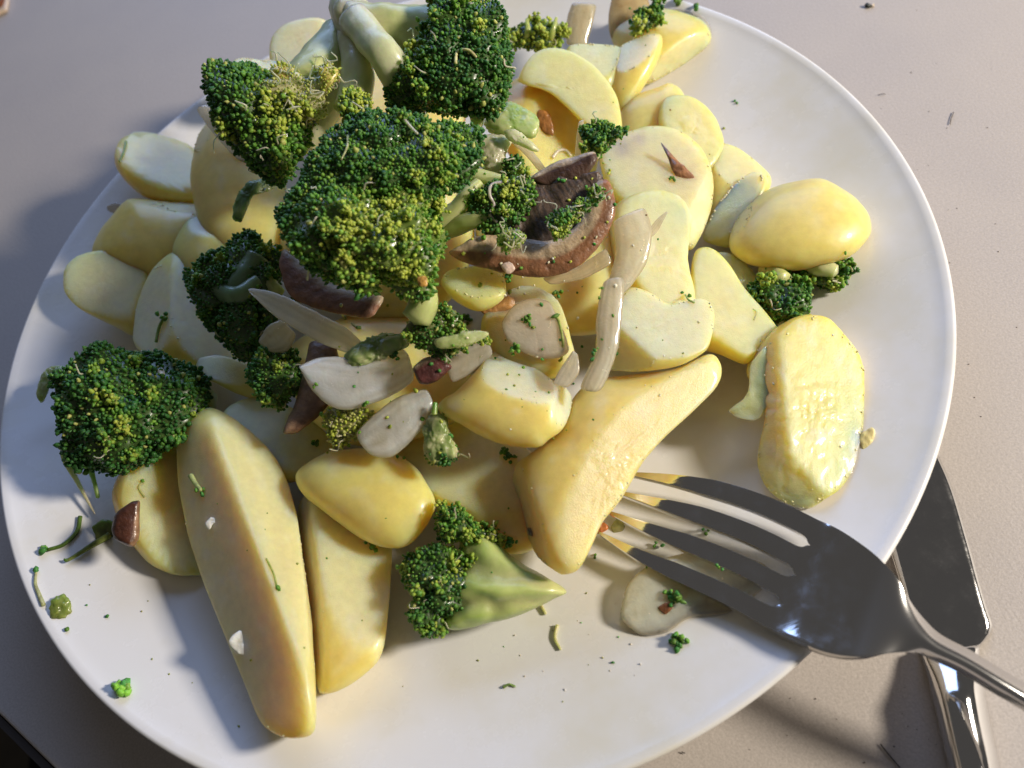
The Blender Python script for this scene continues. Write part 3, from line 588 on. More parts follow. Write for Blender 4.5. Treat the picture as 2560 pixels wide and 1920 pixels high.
mushroom('purplish mushroom nub under the green crumbs in the middle', [(890,795),(915,775),(945,768)], [(905,832),(940,825),(980,792)], 4.5, 20, t=.5, skin=mskin(-.7, .2, np.array([.09,.028,.024])), noise=1.8)

# ------------------------------------------------------------------ onions
ON = (.74, .69, .58); ONB = (.52, .38, .19)
ribbon('white curved onion slice, the brightest in the middle', [(646,788),(700,770),(760,772),(820,768),(878,750)], [(648,800),(680,850),(740,886),(830,862),(900,822)], 4.3, 8, .45, curl=-9, bend=6, col=(.80,.77,.70), edgecol=(.56,.46,.28), stripes=.22)
ribbon('second onion slice just below the bright white one', [(764,938),(800,902),(860,858),(922,838)], [(800,988),(852,984),(904,935),(940,878)], 3.75, 8, .4, curl=-8, bend=-4, col=ON, edgecol=(.5,.4,.22), stripes=.22)
ribbon('long thin pale onion strip left of the middle', [(535,622),(600,634),(690,678),(752,712),(792,748)], [(540,634),(590,680),(660,724),(730,756),(786,768)], 4.75, 8, .5, curl=5, col=(.74,.68,.46), edgecol=(.58,.5,.26))
ribbon('upright striped onion slice in front of the whitish potato', [(1302,604),(1288,690),(1286,760),(1248,842)], [(1349,596),(1344,680),(1330,770),(1298,848)], 4.5, 7, .5, curl=-7, col=(.74,.61,.42), edgecol=(.62,.46,.24), stripes=.22)
ribbon('onion slice standing above the upright striped one', [(1322,476),(1330,540),(1316,600),(1308,632)], [(1394,444),(1408,500),(1396,570),(1344,642)], 4.2, 7, .45, curl=-8, col=(.76,.65,.44), edgecol=(.55,.36,.15))
ribbon('thin pointed onion tip right of the standing slice', [(1392,510),(1415,478),(1440,456)], [(1398,520),(1420,500),(1442,460)], 4.0, 3, .5, col=(.7,.58,.38), edgecol=(.5,.32,.14), noise=.8)
ribbon('flat glassy onion piece lying under the fork', [(1338,1318),(1362,1252),(1430,1208),(1540,1188),(1640,1215),(1664,1250)], [(1345,1345),(1385,1372),(1440,1368),(1490,1338),(1580,1325),(1660,1268)], 1.55, 17, .1, curl=-4, col=(.80,.70,.47), edgecol=(.50,.34,.14))
ribbon('upright brownish onion piece at the top edge of the plate', [(1236,4),(1224,45),(1222,98)], [(1290,8),(1280,50),(1268,100)], 2.9, 8, .5, curl=-6, col=(.62,.48,.30), edgecol=(.4,.26,.12))
ribbon('browned onion piece on the top right potato', [(1322,-12),(1314,40),(1318,84)], [(1398,-14),(1402,30),(1362,90)], 2.6, 9, .5, curl=-8, col=(.56,.40,.22), edgecol=(.38,.2,.08))
ribbon('small browned onion square under the long thin strip', [(556,738),(580,704),(610,690)], [(584,762),(622,758),(640,722)], 4.2, 7, .5, col=(.66,.50,.25), edgecol=(.45,.26,.09))
ribbon('triangular onion scrap left of the upright striped slice', [(1238,756),(1215,790),(1192,830)], [(1250,768),(1250,805),(1228,838)], 4.2, 7, .5, col=(.74,.61,.42), edgecol=(.5,.32,.15), noise=1)
ribbon('brownish onion slice below the crumbly potato nub', [(1080,700),(1110,660),(1150,645),(1190,650)], [(1100,745),(1150,770),(1200,775),(1235,760)], 4.15, 7, .45, curl=-6, col=(.74,.60,.42), edgecol=(.42,.22,.08))
ribbon('onion strip tucked under the big mushroom slice', [(1170,600),(1240,580),(1310,535)], [(1190,616),(1260,602),(1322,570)], 4.4, 5, .5, col=(.64,.46,.25), edgecol=(.4,.22,.08))
ribbon('glassy onion skin hanging behind the upper left broccoli', [(420,232),(470,300),(540,370),(604,428)], [(455,224),(520,290),(585,360),(625,420)], 4.0, 3, .6, curl=-5, col=(.66,.56,.42), edgecol=(.45,.34,.2))
ribbon('small dark onion flake on the left rim', [(230,445),(250,438),(268,445)], [(232,455),(250,462),(272,456)], 2.3, 3, .4, col=(.4,.3,.2), edgecol=(.3,.2,.1), noise=1)
ribbon('onion bit at the front left of the purplish mushroom nub', [(960,770),(1010,745),(1055,735)], [(975,830),(1030,800),(1065,765)], 3.9, 8, .4, col=(.68,.54,.36), edgecol=(.4,.24,.1))
ribbon('slim onion strip beside the pale broccoli stalk scrap', [(1100,305),(1130,330),(1165,372)], [(1115,298),(1150,325),(1182,368)], 4.2, 5, .5, col=(.7,.56,.34), edgecol=(.5,.32,.14), noise=1)
ribbon('brown onion strip left of the little upper broccoli tuft', [(1250,262),(1245,300),(1240,345)], [(1262,258),(1260,300),(1258,348)], 4.4, 5, .5, col=(.68,.5,.26), edgecol=(.5,.3,.12), noise=1)

# ------------------------------------------------------------------ large broccoli florets
GB = 'broccoli florets'
def floret(label, x, y, z, group=GB):
    return tag(empty('broccoli_floret', at(x, y, z * .01)), label, 'broccoli', group)
ZOFF = 1.2
f1 = floret('upper left broccoli floret with its pale stem pointing up', 600, 260, 4.2)
stem([(600,250,4.6,62),(660,195,5.0,56),(700,130,5.2,44),(722,92,5.2,36),(730,68,5.15,30)], (.52,.56,.22), (.50,.55,.24), f1)
stem([(650,300,4.2,40),(700,240,4.5,36),(735,190,4.8,28)], (.60,.62,.36), (.62,.64,.42), f1, 'branch')
crown(f1, [(436,150),(462,142),(520,142),(562,146),(600,165),(650,190),(690,225),(688,262),(668,305),(645,340),(632,385),(598,398),(560,368),(500,312),(470,262),(448,205)], 5.0, 92, .55, 7.4, 18, .16, [(640,200,70,.9),(600,230,90,.45),(560,300,70,.25)], -.12, 22, seed=3, tufts=14, back=60, pale=.06)
crown(f1, [(555,190),(585,160),(620,150),(665,165),(708,150),(724,180),(704,215),(700,250),(660,268),(605,245)], 5.55, 26, .55, 4.4, 12, .5, [(640,200,300,1.4)], .5, 40, res=4, seed=61, pale=.7, base=(.50,.50,.24), spacing=1.5)
crown(f1, [(582,152),(600,134),(628,140),(642,165),(620,182),(592,178)], 5.9, 14, .55, 4.6, 6, .4, [(610,160,200,1.4)], .9, 12, res=3, seed=62, pale=.2, base=(.60,.50,.14), spacing=1.5)
crown(f1, [(688,150),(705,132),(727,142),(728,172),(705,198),(690,182)], 5.8, 14, .55, 4.6, 6, .4, [(705,160,200,1.4)], .9, 12, res=3, seed=63, pale=.2, base=(.60,.52,.14), spacing=1.5)
f2 = floret('top broccoli floret with forked thick pale stalks', 900, 130, 4.4)
stem([(742,-8,5.6,24),(752,30,5.65,34),(790,60,5.6,46),(850,70,5.4,50),(930,80,5.1,60)], (.60,.56,.32), (.46,.52,.22), f2)
stem([(768,40,5.9,30),(800,85,5.9,32),(838,130,5.8,33),(880,200,4.7,40)], (.62,.62,.40), (.56,.60,.36), f2, 'branch')
stem([(755,60,5.5,26),(768,110,5.4,30),(775,170,5.2,32),(760,240,4.9,34)], (.58,.58,.34), (.50,.53,.26), f2, 'branch')
scrap(f2, [(720,18),(742,-10),(776,-8),(806,18),(818,62),(800,98),(762,92),(732,58)], 5.75, 34, (.58,.55,.32), .5, (), 2.5, 'stem_end', 53, (.62,.62,.42))
crown(f2, [(832,205),(862,150),(872,110),(918,72),(934,10),(955,-14),(1058,-14),(1086,40),(1102,110),(1102,172),(1086,232),(1060,252),(1000,246),(940,248),(860,235)], 5.3, 92, .5, 7.1, 22, .2, [(885,90,38,.8),(900,130,40,.5),(990,20,45,.45)], -.24, 18, seed=5, tufts=16, back=60)
crown(f2, [(735,205),(775,195),(800,215),(792,250),(765,275),(742,255)], 5.5, 24, .5, 6.6, 7, .2, [(765,230,60,.9)], .3, 3, res=4, seed=8)
f3 = floret('large middle broccoli floret, the biggest crown', 820, 470, 4.2)
stem([(840,480,4.2,70),(890,600,4.3,46),(915,650,4.2,36),(900,690,4.0,32)], (.40,.46,.14), (.46,.50,.2), f3)
crown(f3, [(620,440),(655,370),(690,312),(740,262),(800,241),(880,246),(960,256),(1022,276),(1042,312),(1042,356),(1012,384),(970,410),(930,440),(840,480),(740,500),(650,500)], 5.6, 105, .45, 7.1, 30, .2, [(900,360,60,.35),(960,330,50,.3),(740,430,70,.3)], -.1, 14, seed=11, tufts=16, back=60)
crown(f3, [(602,495),(620,430),(680,400),(760,390),(850,400),(930,420),(962,440),(956,520),(946,590),(922,640),(880,645),(840,625),(780,632),(720,612),(680,582),(632,552)], 5.4, 105, .45, 7.9, 24, .28, [(820,520,110,.65),(760,490,60,.5),(880,600,60,.45),(850,440,50,.4)], -.02, 26, seed=12, tufts=34, back=60, spacing=1.2, base=(.12,.18,.03))
ZOFF = 0.0
f4 = floret('dark broccoli crown lying alone on the lower left', 290, 890, 2.4)
stem([(300,900,2.5,70),(390,880,2.1,56),(450,860,1.9,45)], (.4,.46,.15), (.4,.46,.15), f4)
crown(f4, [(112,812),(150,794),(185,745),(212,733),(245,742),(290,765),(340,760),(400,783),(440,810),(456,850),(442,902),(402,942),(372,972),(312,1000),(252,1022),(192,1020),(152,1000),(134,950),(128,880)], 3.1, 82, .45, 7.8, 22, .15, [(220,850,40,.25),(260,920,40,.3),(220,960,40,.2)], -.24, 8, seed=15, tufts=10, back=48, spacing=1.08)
scrap(f4, [(78,852),(86,824),(98,800),(124,790),(146,802),(136,822),(112,824),(104,846),(92,868)], 2.8, 9, (.26,.29,.10), .5, (), 5, 'leaf_stalk', 41, (.42,.42,.22))
stem([(148,930,2.8,8),(140,985,2.4,7),(170,1045,2.0,4),(205,1110,1.8,1.5)], (.44,.42,.2), (.5,.46,.25), f4, 'thread', 24, 8)
stem([(195,1010,2.3,6),(205,1045,2.0,4),(212,1075,1.8,4)], (.16,.26,.05), (.2,.3,.08), f4, 'thread', 14, 8)
f5 = floret('shaded dark broccoli floret left of the mushrooms', 500, 650, 3.0)
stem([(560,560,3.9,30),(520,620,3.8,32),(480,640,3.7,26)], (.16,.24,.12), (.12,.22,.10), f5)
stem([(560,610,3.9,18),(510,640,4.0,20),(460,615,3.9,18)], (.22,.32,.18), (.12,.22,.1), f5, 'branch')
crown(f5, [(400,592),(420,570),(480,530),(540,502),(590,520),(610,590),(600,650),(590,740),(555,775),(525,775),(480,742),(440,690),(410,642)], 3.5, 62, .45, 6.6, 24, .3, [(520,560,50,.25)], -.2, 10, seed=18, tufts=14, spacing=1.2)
f6 = floret('small dark broccoli crown behind the hanging mushroom slice', 600, 810, 2.9)
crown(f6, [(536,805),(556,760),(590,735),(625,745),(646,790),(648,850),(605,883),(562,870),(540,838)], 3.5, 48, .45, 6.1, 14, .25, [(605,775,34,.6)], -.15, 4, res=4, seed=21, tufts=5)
stem([(600,810,3.0,20),(640,780,2.9,18)], STEMC, STEMC, f6)
f7 = floret('broccoli floret lying on its side at the bottom, pale stem to the right', 960, 1250, 1.5)
fan_stem(f7, [(1224,1279),(1196,1256),(1135,1222),(1085,1182),(1045,1148),(1008,1160),(985,1200),(972,1262),(962,1330),(985,1354),(1060,1338),(1120,1327),(1195,1294)], 2.0, 66, (1240,1282), (.54,.54,.24), (.36,.45,.13), .35, 5, 17)
crown(f7, [(868,1218),(885,1192),(925,1175),(972,1176),(1008,1200),(1018,1250),(1002,1304),(965,1345),(935,1372),(905,1368),(884,1332),(896,1290),(876,1258)], 2.35, 56, .4, 7.4, 15, .28, [(985,1220,34,.6),(950,1345,30,.35)], 0, 14, seed=24, tufts=14, spacing=1.2)
crown(f7, [(940,1135),(946,1102),(972,1094),(1005,1115),(1020,1150),(985,1172),(952,1165)], 2.7, 30, .4, 6.9, 8, .28, [(990,1150,30,.5)], .05, 6, res=4, seed=25, tufts=6)
crown(f7, [(1015,1150),(1045,1138),(1076,1152),(1078,1175),(1050,1190),(1020,1180)], 2.4, 20, .4, 6.6, 6, .3, [(1050,1160,60,.8)], .3, 4, res=4, seed=26, tufts=4)
f8 = floret('compact little broccoli crown at the right behind the mashed potato', 1690, 650, 1.4)
crown(f8, [(1628,628),(1638,600),(1680,583),(1730,610),(1757,662),(1728,690),(1692,708),(1652,684),(1632,655)], 1.75, 44, .4, 8.2, 11, .22, [(1690,640,40,.2)], -.02, 3, res=4, seed=29, tufts=5)
stem([(1690,610,2.0,24),(1670,590,1.9,20),(1650,575,1.8,14)], (.50,.54,.2), (.55,.58,.3), f8)
f9 = floret('loose broccoli sprig between the oval potato and the right rim', 1780, 600, 1.4)
crown(f9, [(1690,590),(1740,575),(1790,560),(1832,578),(1838,608),(1800,632),(1760,615),(1715,606)], 1.5, 26, .4, 8.2, 12, .35, [(1790,580,30,.7)], 0, 5, res=4, seed=31, tufts=8, spacing=1.5)
stem([(1740,580,1.7,14),(1775,578,1.9,18),(1805,588,1.9,14)], (.50,.54,.2), (.55,.58,.3), f9)
f10 = floret('broccoli floret with a short pale stem left of the big mushroom slice', 1040, 450, 4.7)
stem([(945,485,5.0,30),(985,455,5.3,20),(1010,420,5.5,16),(1035,395,5.5,12)], (.5,.54,.22), (.5,.54,.22), f10)
stem([(950,500,4.8,24),(1010,480,5.2,20),(1060,470,5.3,14)], (.3,.36,.12), (.4,.46,.16), f10, 'branch')
stem([(970,380,5.2,16),(1020,378,5.4,16),(1080,392,5.3,14)], (.55,.57,.3), (.5,.54,.24), f10, 'branch')
crown(f10, [(1010,430),(1045,405),(1090,388),(1140,386),(1162,420),(1140,458),(1100,492),(1060,510),(1025,480)], 5.3, 34, .5, 6.9, 14, .35, [(1110,405,34,.6)], .02, 12, res=4, seed=34, tufts=9, spacing=1.2)
f11 = floret('pale cut broccoli stalk scrap above the big mushroom slice', 1090, 280, 4.6)
scrap(f11, [(1046,262),(1075,245),(1102,220),(1128,232),(1152,246),(1163,275),(1150,298),(1110,290),(1070,292)], 5.0, 32, (.30,.42,.12), .5, [(1110,250,20,60,25)], 6, seed=3, col2=(.50,.54,.26))
scrap(f11, [(1012,225),(1040,198),(1050,215),(1046,255),(1034,285),(1020,270)], 5.6, 16, (.46,.52,.18), .6, (), 5, 'stalk_piece', 5, (.56,.58,.3))
scrap(f11, [(1040,300),(1085,290),(1105,305),(1090,335),(1085,380),(1068,400),(1048,372),(1036,335)], 4.9, 24, (.50,.50,.30), .5, (), 7, 'stalk_piece', 8, (.60,.58,.40))
scrap(f11, [(1090,285),(1112,280),(1140,300),(1163,322),(1150,326),(1120,312),(1098,302)], 5.3, 12, (.52,.54,.28), .6, (), 4, 'stalk_piece', 11, (.62,.62,.42))
crown(f11, [(1090,350),(1118,335),(1132,348),(1120,375),(1095,385),(1080,372)], 5.0, 16, .5, 6.6, 7, .35, [], -.1, 3, res=3, seed=35)
f12 = floret('little broccoli tuft standing above the dark mushroom piece', 1295, 300, 4.2)
crown(f12, [(1262,285),(1290,262),(1325,275),(1333,300),(1310,325),(1290,345),(1268,320)], 4.5, 26, .5, 6.6, 9, .35, [(1280,330,20,.5)], -.02, 4, res=4, seed=36, tufts=5)
stem([(1285,340,4.4,9),(1292,310,4.5,12)], STEMP, STEMC, f12)
f13 = floret('bright green broken broccoli tuft at the top middle', 1160, 75, 3.2)
crown(f13, [(1095,90),(1105,60),(1140,48),(1185,45),(1218,70),(1215,98),(1160,106),(1115,104)], 3.3, 34, .4, 6.6, 12, .4, [(1150,75,80,.8)], .25, 6, res=4, seed=38, tufts=6)
stem([(1130,95,3.3,6),(1140,70,3.7,6),(1138,42,3.9,3)], (.4,.48,.12), (.4,.48,.14), f13)
stem([(1185,95,3.3,7),(1194,68,3.7,6),(1202,38,3.9,3)], (.4,.48,.12), (.4,.48,.14), f13, 'branch')
f14 = floret('small broccoli sprig on the browned onion at the top right', 1405, 45, 2.7)
crown(f14, [(1362,55),(1385,28),(1412,10),(1425,25),(1432,48),(1405,62),(1378,72)], 3.0, 22, .5, 6.6, 9, .4, [(1390,55,30,.5)], .08, 4, res=4, seed=40, tufts=4)
stem([(1362,75,2.9,4),(1385,55,3.0,6),(1410,45,3.0,5),(1442,50,2.9,3)], (.4,.48,.14), (.3,.4,.08), f14)
f15 = floret('ragged broccoli bits piled on the purplish mushroom nub', 950, 720, 4.6)
crown(f15, [(870,720),(890,690),(940,660),(990,680),(1015,715),(1052,722),(1020,745),(985,765),(965,795),(935,770),(905,750)], 4.75, 24, .5, 6.3, 18, .5, [(1000,730,40,.4)], 0, 18, res=4, seed=42, tufts=10, spacing=1.3, base=(.14,.17,.05))
scrap(f15, [(940,735),(985,722),(1030,714),(1056,720),(1040,734),(1000,748),(950,752)], 5.2, 9, (.40,.46,.18), .6, (), 4, seed=31, col2=(.56,.58,.36))
scrap(f15, [(870,715),(895,688),(930,672),(945,690),(915,715),(880,735)], 4.9, 12, (.20,.22,.12), .5, (), 6, seed=33, col2=(.36,.38,.22))
f16 = floret('short green stalk piece between the second onion slice and the square chunk', 950, 950, 3.2)
scrap(f16, [(925,905),(945,885),(962,900),(968,930),(982,965),(975,990),(945,1000),(924,985),(918,945)], 3.6, 22, (.22,.29,.09), .4, (), 10, seed=13, col2=(.46,.48,.24))
crown(f16, [(920,965),(950,955),(985,965),(985,990),(955,1006),(922,992)], 3.5, 18, .4, 6.1, 8, .35, [], 0, 4, res=3, seed=44)
stem([(940,870,4.0,5),(938,895,3.9,7)], DARK*2, (.3,.4,.1), f16, 'branch')
f17 = floret('pale yellowish broccoli inside showing under the white onion slice', 730, 915, 3.2)
crown(f17, [(700,890),(740,868),(790,880),(800,915),(770,955),(730,965),(705,935)], 3.4, 26, .4, 6.9, 9, .4, [(745,910,80,1.2)], .5, 16, res=4, seed=46, pale=.5, base=(.22,.22,.07))
f18 = floret('green stem chunk half hidden behind the purplish mushroom nub', 830, 740, 4.1)
scrap(f18, [(745,775),(775,742),(825,725),(870,722),(880,748),(830,770),(780,790)], 4.3, 24, (.24,.32,.10), .4, (), 10, seed=17, col2=(.46,.50,.24))
f19 = floret('greenish broccoli stalk curling down left of the middle crown', 520, 420, 4.2)
scrap(f19, [(503,472),(510,432),(530,402),(568,384),(604,390),(592,408),(552,416),(536,446),(522,478)], 4.3, 12, (.08,.13,.03), .5, (), 6, 'stalk_piece', 43, (.2,.25,.09))
f20 = floret('wet broccoli bits clinging to the right arm of the big mushroom slice', 1245, 465, 5.0)
crown(f20, [(1190,505),(1178,478),(1208,455),(1240,440),(1288,418),(1308,432),(1265,458),(1236,488),(1218,522)], 5.55, 13, .5, 5.0, 14, .6, [(1225,490,30,.7)], .05, 22, res=4, seed=71, tufts=5, spacing=1.5, base=(.2,.24,.08))
f21 = floret('shredded broccoli bits on the left end of the big mushroom slice', 1100, 520, 5.0)
crown(f21, [(1072,525),(1085,498),(1118,492),(1135,515),(1118,540),(1085,545)], 5.6, 12, .5, 4.8, 9, .6, [(1105,515,40,.8)], .2, 16, res=3, seed=73, spacing=1.6, base=(.3,.33,.14))

# ------------------------------------------------------------------ cutlery
def FX(x, y): return (x * .4336 + 1253, y * .4336 + 959)     # measuring crop -> frame
ST = [  # upper edge, lower edge, height of the middle in cm
 ((240,140),(92,446),1.50),((480,166),(300,572),1.68),((725,212),(515,680),1.86),((960,282),(728,790),2.03),((1190,380),(940,915),2.20),((1300,432),(1090,986),2.40),((1430,520),(1225,1038),2.55),
 ((1512,592),(1370,1060),2.65),((1582,672),(1500,1047),2.70),((1650,790),(1622,1037),2.72),((1722,880),(1692,1048),2.72),((1800,950),(1760,1080),2.70),((1950,1030),(1890,1140),2.65),((2100,1120),(2050,1236),2.60),((2260,1215),(2215,1335),2.50),((2700,1470),(2640,1600),2.20)]
ku = [0]
for a, b in zip(ST[:-1], ST[1:]): ku.append(ku[-1] + math.hypot((a[0][0] + a[1][0] - b[0][0] - b[1][0]) / 2, (a[0][1] + a[1][1] - b[0][1] - b[1][1]) / 2))
dense = crom([(*FX(*a), *FX(*b), z, k_) for (a, b, z), k_ in zip(ST, ku)], 170, False)
slot = ku[4]; tips = [.015, .325, .65, .985]; roots = [.085, .362, .638, .915]
NC = 7; V = []; RG = []; rows = len(dense)
for d_ in dense:
    s_ = d_[5]; x = min(1, s_ / slot); wdt = (.03 + (.17 - .03) * min(1, x / .42) ** .7)
    if s_ >= slot: wdt = None
    g = max(0., (s_ - slot * .94) / (slot * .06)); g = min(1, g)
    head = math.exp(-((s_ - ku[5] - 60) / 330) ** 2); neck = 1 / (1 + math.exp(-(s_ - ku[9]) / 50))
    for i_ in range(4):
        c_ = tips[i_] + (roots[i_] - tips[i_]) * x
        ed0, ed1 = (0, .25, .5, .75)[i_], (.25, .5, .75, 1)[i_]
        ed0 = [0, .2235, .5, .7765][i_]; ed1 = [.2235, .5, .7765, 1][i_]
        if wdt is None: lo, hi = ed0, ed1
        else:
            lo, hi = c_ - wdt / 2, c_ + wdt / 2; k_ = 1 - math.sqrt(max(0, 1 - g * g))
            lo += (ed0 - lo) * k_; hi += (ed1 - hi) * k_
        for j_ in range(NC):
            f_ = lo + (hi - lo) * j_ / (NC - 1); px_ = d_[0] + (d_[2] - d_[0]) * f_; py_ = d_[1] + (d_[3] - d_[1]) * f_
            z_ = d_[4] * .01 + head * .0012 * ((2 * f_ - 1) ** 2 - .5) - neck * .0036 * (2 * f_ - 1) ** 2 + (.0012 * (1 - x) ** 2)
            V.append(at(px_, py_, z_)); RG.append(.19 * max(0, min(1, (s_ - ku[6]) / 140)))
cols_ = 4 * NC; Fq = []
for r_ in range(rows - 1):
    for c_ in range(cols_ - 1):
        if (c_ + 1) % NC == 0 and dense[r_][5] < slot - 1: continue
        a = r_ * cols_ + c_; Fq.append((a, a + cols_, a + cols_ + 1, a + 1))
fk = mesh('fork', V, Fq, M['steel'], np.repeat(np.array(RG)[:, None], 3, 1), at(1700, 1250, .02))
import bmesh
bm = bmesh.new(); bm.from_mesh(fk.data); bmesh.ops.remove_doubles(bm, verts=bm.verts, dist=2e-5)
bmesh.ops.recalc_face_normals(bm, faces=bm.faces); bm.faces.ensure_lookup_table()
if sum(f.normal.z for f in bm.faces) < 0: bmesh.ops.reverse_faces(bm, faces=bm.faces)
bm.to_mesh(fk.data); bm.free()
so = fk.modifiers.new('solidify', 'SOLIDIFY'); so.thickness = .0017; so.offset = -1
bv = fk.modifiers.new('bevel', 'BEVEL'); bv.width = .0006; bv.segments = 4; bv.limit_method = 'ANGLE'
tag(fk, 'shiny steel fork resting on the rim, tines in the potato', 'fork')

kn = empty('table_knife', at(*FX(1850, 700), 0))
KB = [((1330,-200),(1480,-330)),((1370,-20),(1690,-160)),((1405,100),(1740,-40)),((1490,380),(1850,200)),((1560,600),(1935,480)),((1615,780),(1995,700)),((1655,920),(2035,835)),((1680,1000),(2056,895)),((1690,1040),(2050,935)),((1712,1072),(2022,975)),((1735,1085),(1992,1005))]
KH = [((1700,1030),(1996,1000)),((1704,1070),(1990,1040)),((1722,1130),(2000,1110)),((1745,1230),(2018,1230)),((1790,1420),(2052,1420)),((1835,1614),(2094,1614)),((1960,2100),(2180,2100))]
def strip(name, rows_, z0, prof, n=40, na=21):
    d = crom([(*FX(*a), *FX(*b)) for a, b in rows_], n, False); V = []
    for i_, r_ in enumerate(d):
        for k_ in range(na):
            f_ = k_ / (na - 1); zt = prof(f_, i_ / (n - 1)); V.append(at(r_[0] + (r_[2] - r_[0]) * f_, r_[1] + (r_[3] - r_[1]) * f_, z0 + zt))
        for k_ in range(na):
            f_ = 1 - k_ / (na - 1); V.append(at(r_[0] + (r_[2] - r_[0]) * f_, r_[1] + (r_[3] - r_[1]) * f_, z0))
    m_ = 2 * na; i = np.arange(n - 1)[:, None] * m_; j = np.arange(m_)[None]; k = (j + 1) % m_
    q = np.stack([i + j, i + k, i + m_ + k, i + m_ + j], -1).reshape(-1, 4)
    e_ = [[a_, a_ + 1, m_ - 2 - a_, m_ - 1 - a_] for a_ in range(na - 1)]; l0 = (n - 1) * m_
    q = np.vstack([q, np.array(e_)[:, ::-1], np.array(e_) + l0])
    o = mesh(name, np.array(V), q, M['steel'], None, np.array(kn.location), kn)
    bm = bmesh.new(); bm.from_mesh(o.data); bmesh.ops.recalc_face_normals(bm, faces=bm.faces); bm.to_mesh(o.data); bm.free()
    return o
strip('blade', KB, .0006, lambda f, l: .0016 * min(1, (1 - f) / .05 + .15) * min(1, f / .05 + .3))
strip('handle', KH, .0004, lambda f, l: .0022 + .0065 * (max(0, 1 - abs(2 * f - 1) ** 2.4)) ** .6 * min(1, .35 + l * 3))
tag(kn, 'steel table knife half under the plate rim below the fork', 'knife')

# ------------------------------------------------------------------ small scraps dropped onto whatever lies below them
bpy.context.view_layer.update(); DG = bpy.context.evaluated_depsgraph_get()
def cast(x, y):
    d = nz(ray(x, y)); ok, p, n, i, o, m_ = scene.ray_cast(DG, Vector(CAM), Vector(d))
    return (np.array(p), np.array(n), np.linalg.norm(np.array(p) - CAM) / FPX * S) if ok else (at(x, y, 0), UP, np.linalg.norm(CAM - at(x, y, 0)) / FPX * S)
rs = np.random.default_rng(99)
GREENS = [DARK * 1.6, MID, np.array([.10, .20, .03]), YG * .8]
def bud_thing(label, x, y, n=1, size=6, tone=1, cat='broccoli bud', spread=1.2):
    p, nn, s = cast(x, y); B = Bag(); c = nz(CAM - p)
    P = []; N = []
    for i in range(n):
        off = rs.normal(size=3) * size * s * spread if n > 1 else np.zeros(3); off -= nn * min(0, off @ nn) * 1.0
        P.append(p + nn * size * s * .45 + off * .8); N.append(nz(rs.normal(size=3) + nn * .3))
    cols = np.array([GREENS[int(rs.integers(0, 3))] * tone for _ in range(n)])
    B.add(*buds_geo(np.array(P), np.array(N), np.full(n, size * s * .75), cols, rs))
    return tag(B.build('broccoli_bud', M['bud'], p), label, cat, 'loose broccoli buds')
def thread_thing(label, pts, r0=3, r1=2, col=(.46, .48, .22), bud=0, budn=1, cat='broccoli scrap', name='broccoli_thread', lift=1.0):
    H = [cast(x, y) for x, y in pts]; P = np.array([h[0] + h[1] * r0 * h[2] * lift for h in H]); s = H[0][2]
    P = crom(P, 22, False); V, f = tube_geo(P, np.linspace(r0, r1, 22) * s, 8); B = Bag(); B.add(V, f, np.array(col))
    if bud:
        for i in range(budn):
            q = P[-1] + rs.normal(size=3) * bud * s * (.8 if budn > 1 else 0) + H[-1][1] * bud * s * .3
            B.add(*buds_geo(q[None], nz(P[-1] - P[-4])[None], np.array([bud * s * .8]), (GREENS[int(rs.integers(0, 3))])[None], rs))
    return tag(B.build(name, M['stem'] if not bud else M['bud'], P[0]), label, cat, 'broccoli threads and scraps')
def flake_thing(label, outline, thick, col, m='crust', name='crust_flake', cat='scrap', group='browned scraps', rough=3.0, off=.6):
    cx, cy = centre(outline); p, nn, s = cast(cx, cy)
    F, q, f, c, sv = solid(outline, p[2] + off * thick * s, thick, thick, .6, 2.6, (), 18, 4)
    _seed[0] += 1; q = q + fbm(q, 1 / 8., 3, _seed[0])[:, None] * q / np.maximum(np.linalg.norm(q, axis=1)[:, None], 1) * rough
    C = np.array(col) * (1 + .5 * fbm(q, 1 / 9., 3, _seed[0])[:, None])
    return tag(mesh(name, F.W(q), f, M[m], C, F.C), label, cat, group)

flake_thing('long brown curled flake on the round potato half', [(1426,306),(1440,320),(1462,345),(1485,365),(1506,392),(1495,418),(1486,398),(1466,388),(1452,365),(1440,335)], 5, (.36,.17,.08))
flake_thing('square brown crust on the deep yellow potato', [(1160,242),(1180,240),(1192,262),(1196,291),(1170,284)], 5, (.38,.16,.04))
flake_thing('orange brown crumb at the lowest fork tip', [(1279,1142),(1298,1126),(1314,1140),(1296,1152),(1282,1152)], 5, (.50,.16,.04))
flake_thing('browned onion crumb below the crumbly potato nub', [(1035,655),(1070,640),(1105,640),(1110,662),(1080,676),(1045,678)], 6, (.42,.22,.07))
flake_thing('amber crust at the lower right edge of the middle broccoli', [(902,598),(922,600),(920,618),(906,616)], 4, (.5,.28,.06))
flake_thing('grey brown fleck on the yellow side of the big wedge', [(1140,1140),(1158,1148),(1152,1158),(1143,1156)], 2.5, (.28,.2,.1))
flake_thing('white crumb ring on the upper part of the long wedge', [(443,1130),(455,1118),(473,1122),(474,1136),(462,1130),(452,1144)], 4, (.8,.78,.7), 'crumb', 'potato_crumb', 'crumb', 'white potato crumbs')
flake_thing('white crumb patch on the lower part of the long wedge', [(494,1385),(515,1363),(535,1370),(545,1400),(528,1415),(508,1405)], 3, (.82,.8,.7), 'crumb', 'potato_crumb', 'crumb', 'white potato crumbs')
flake_thing('pale crumb where the compact right crown meets the mashed potato', [(1678,690),(1694,688),(1696,704),(1682,708)], 5, (.85,.85,.8), 'crumb', 'potato_crumb', 'crumb', 'white potato crumbs')
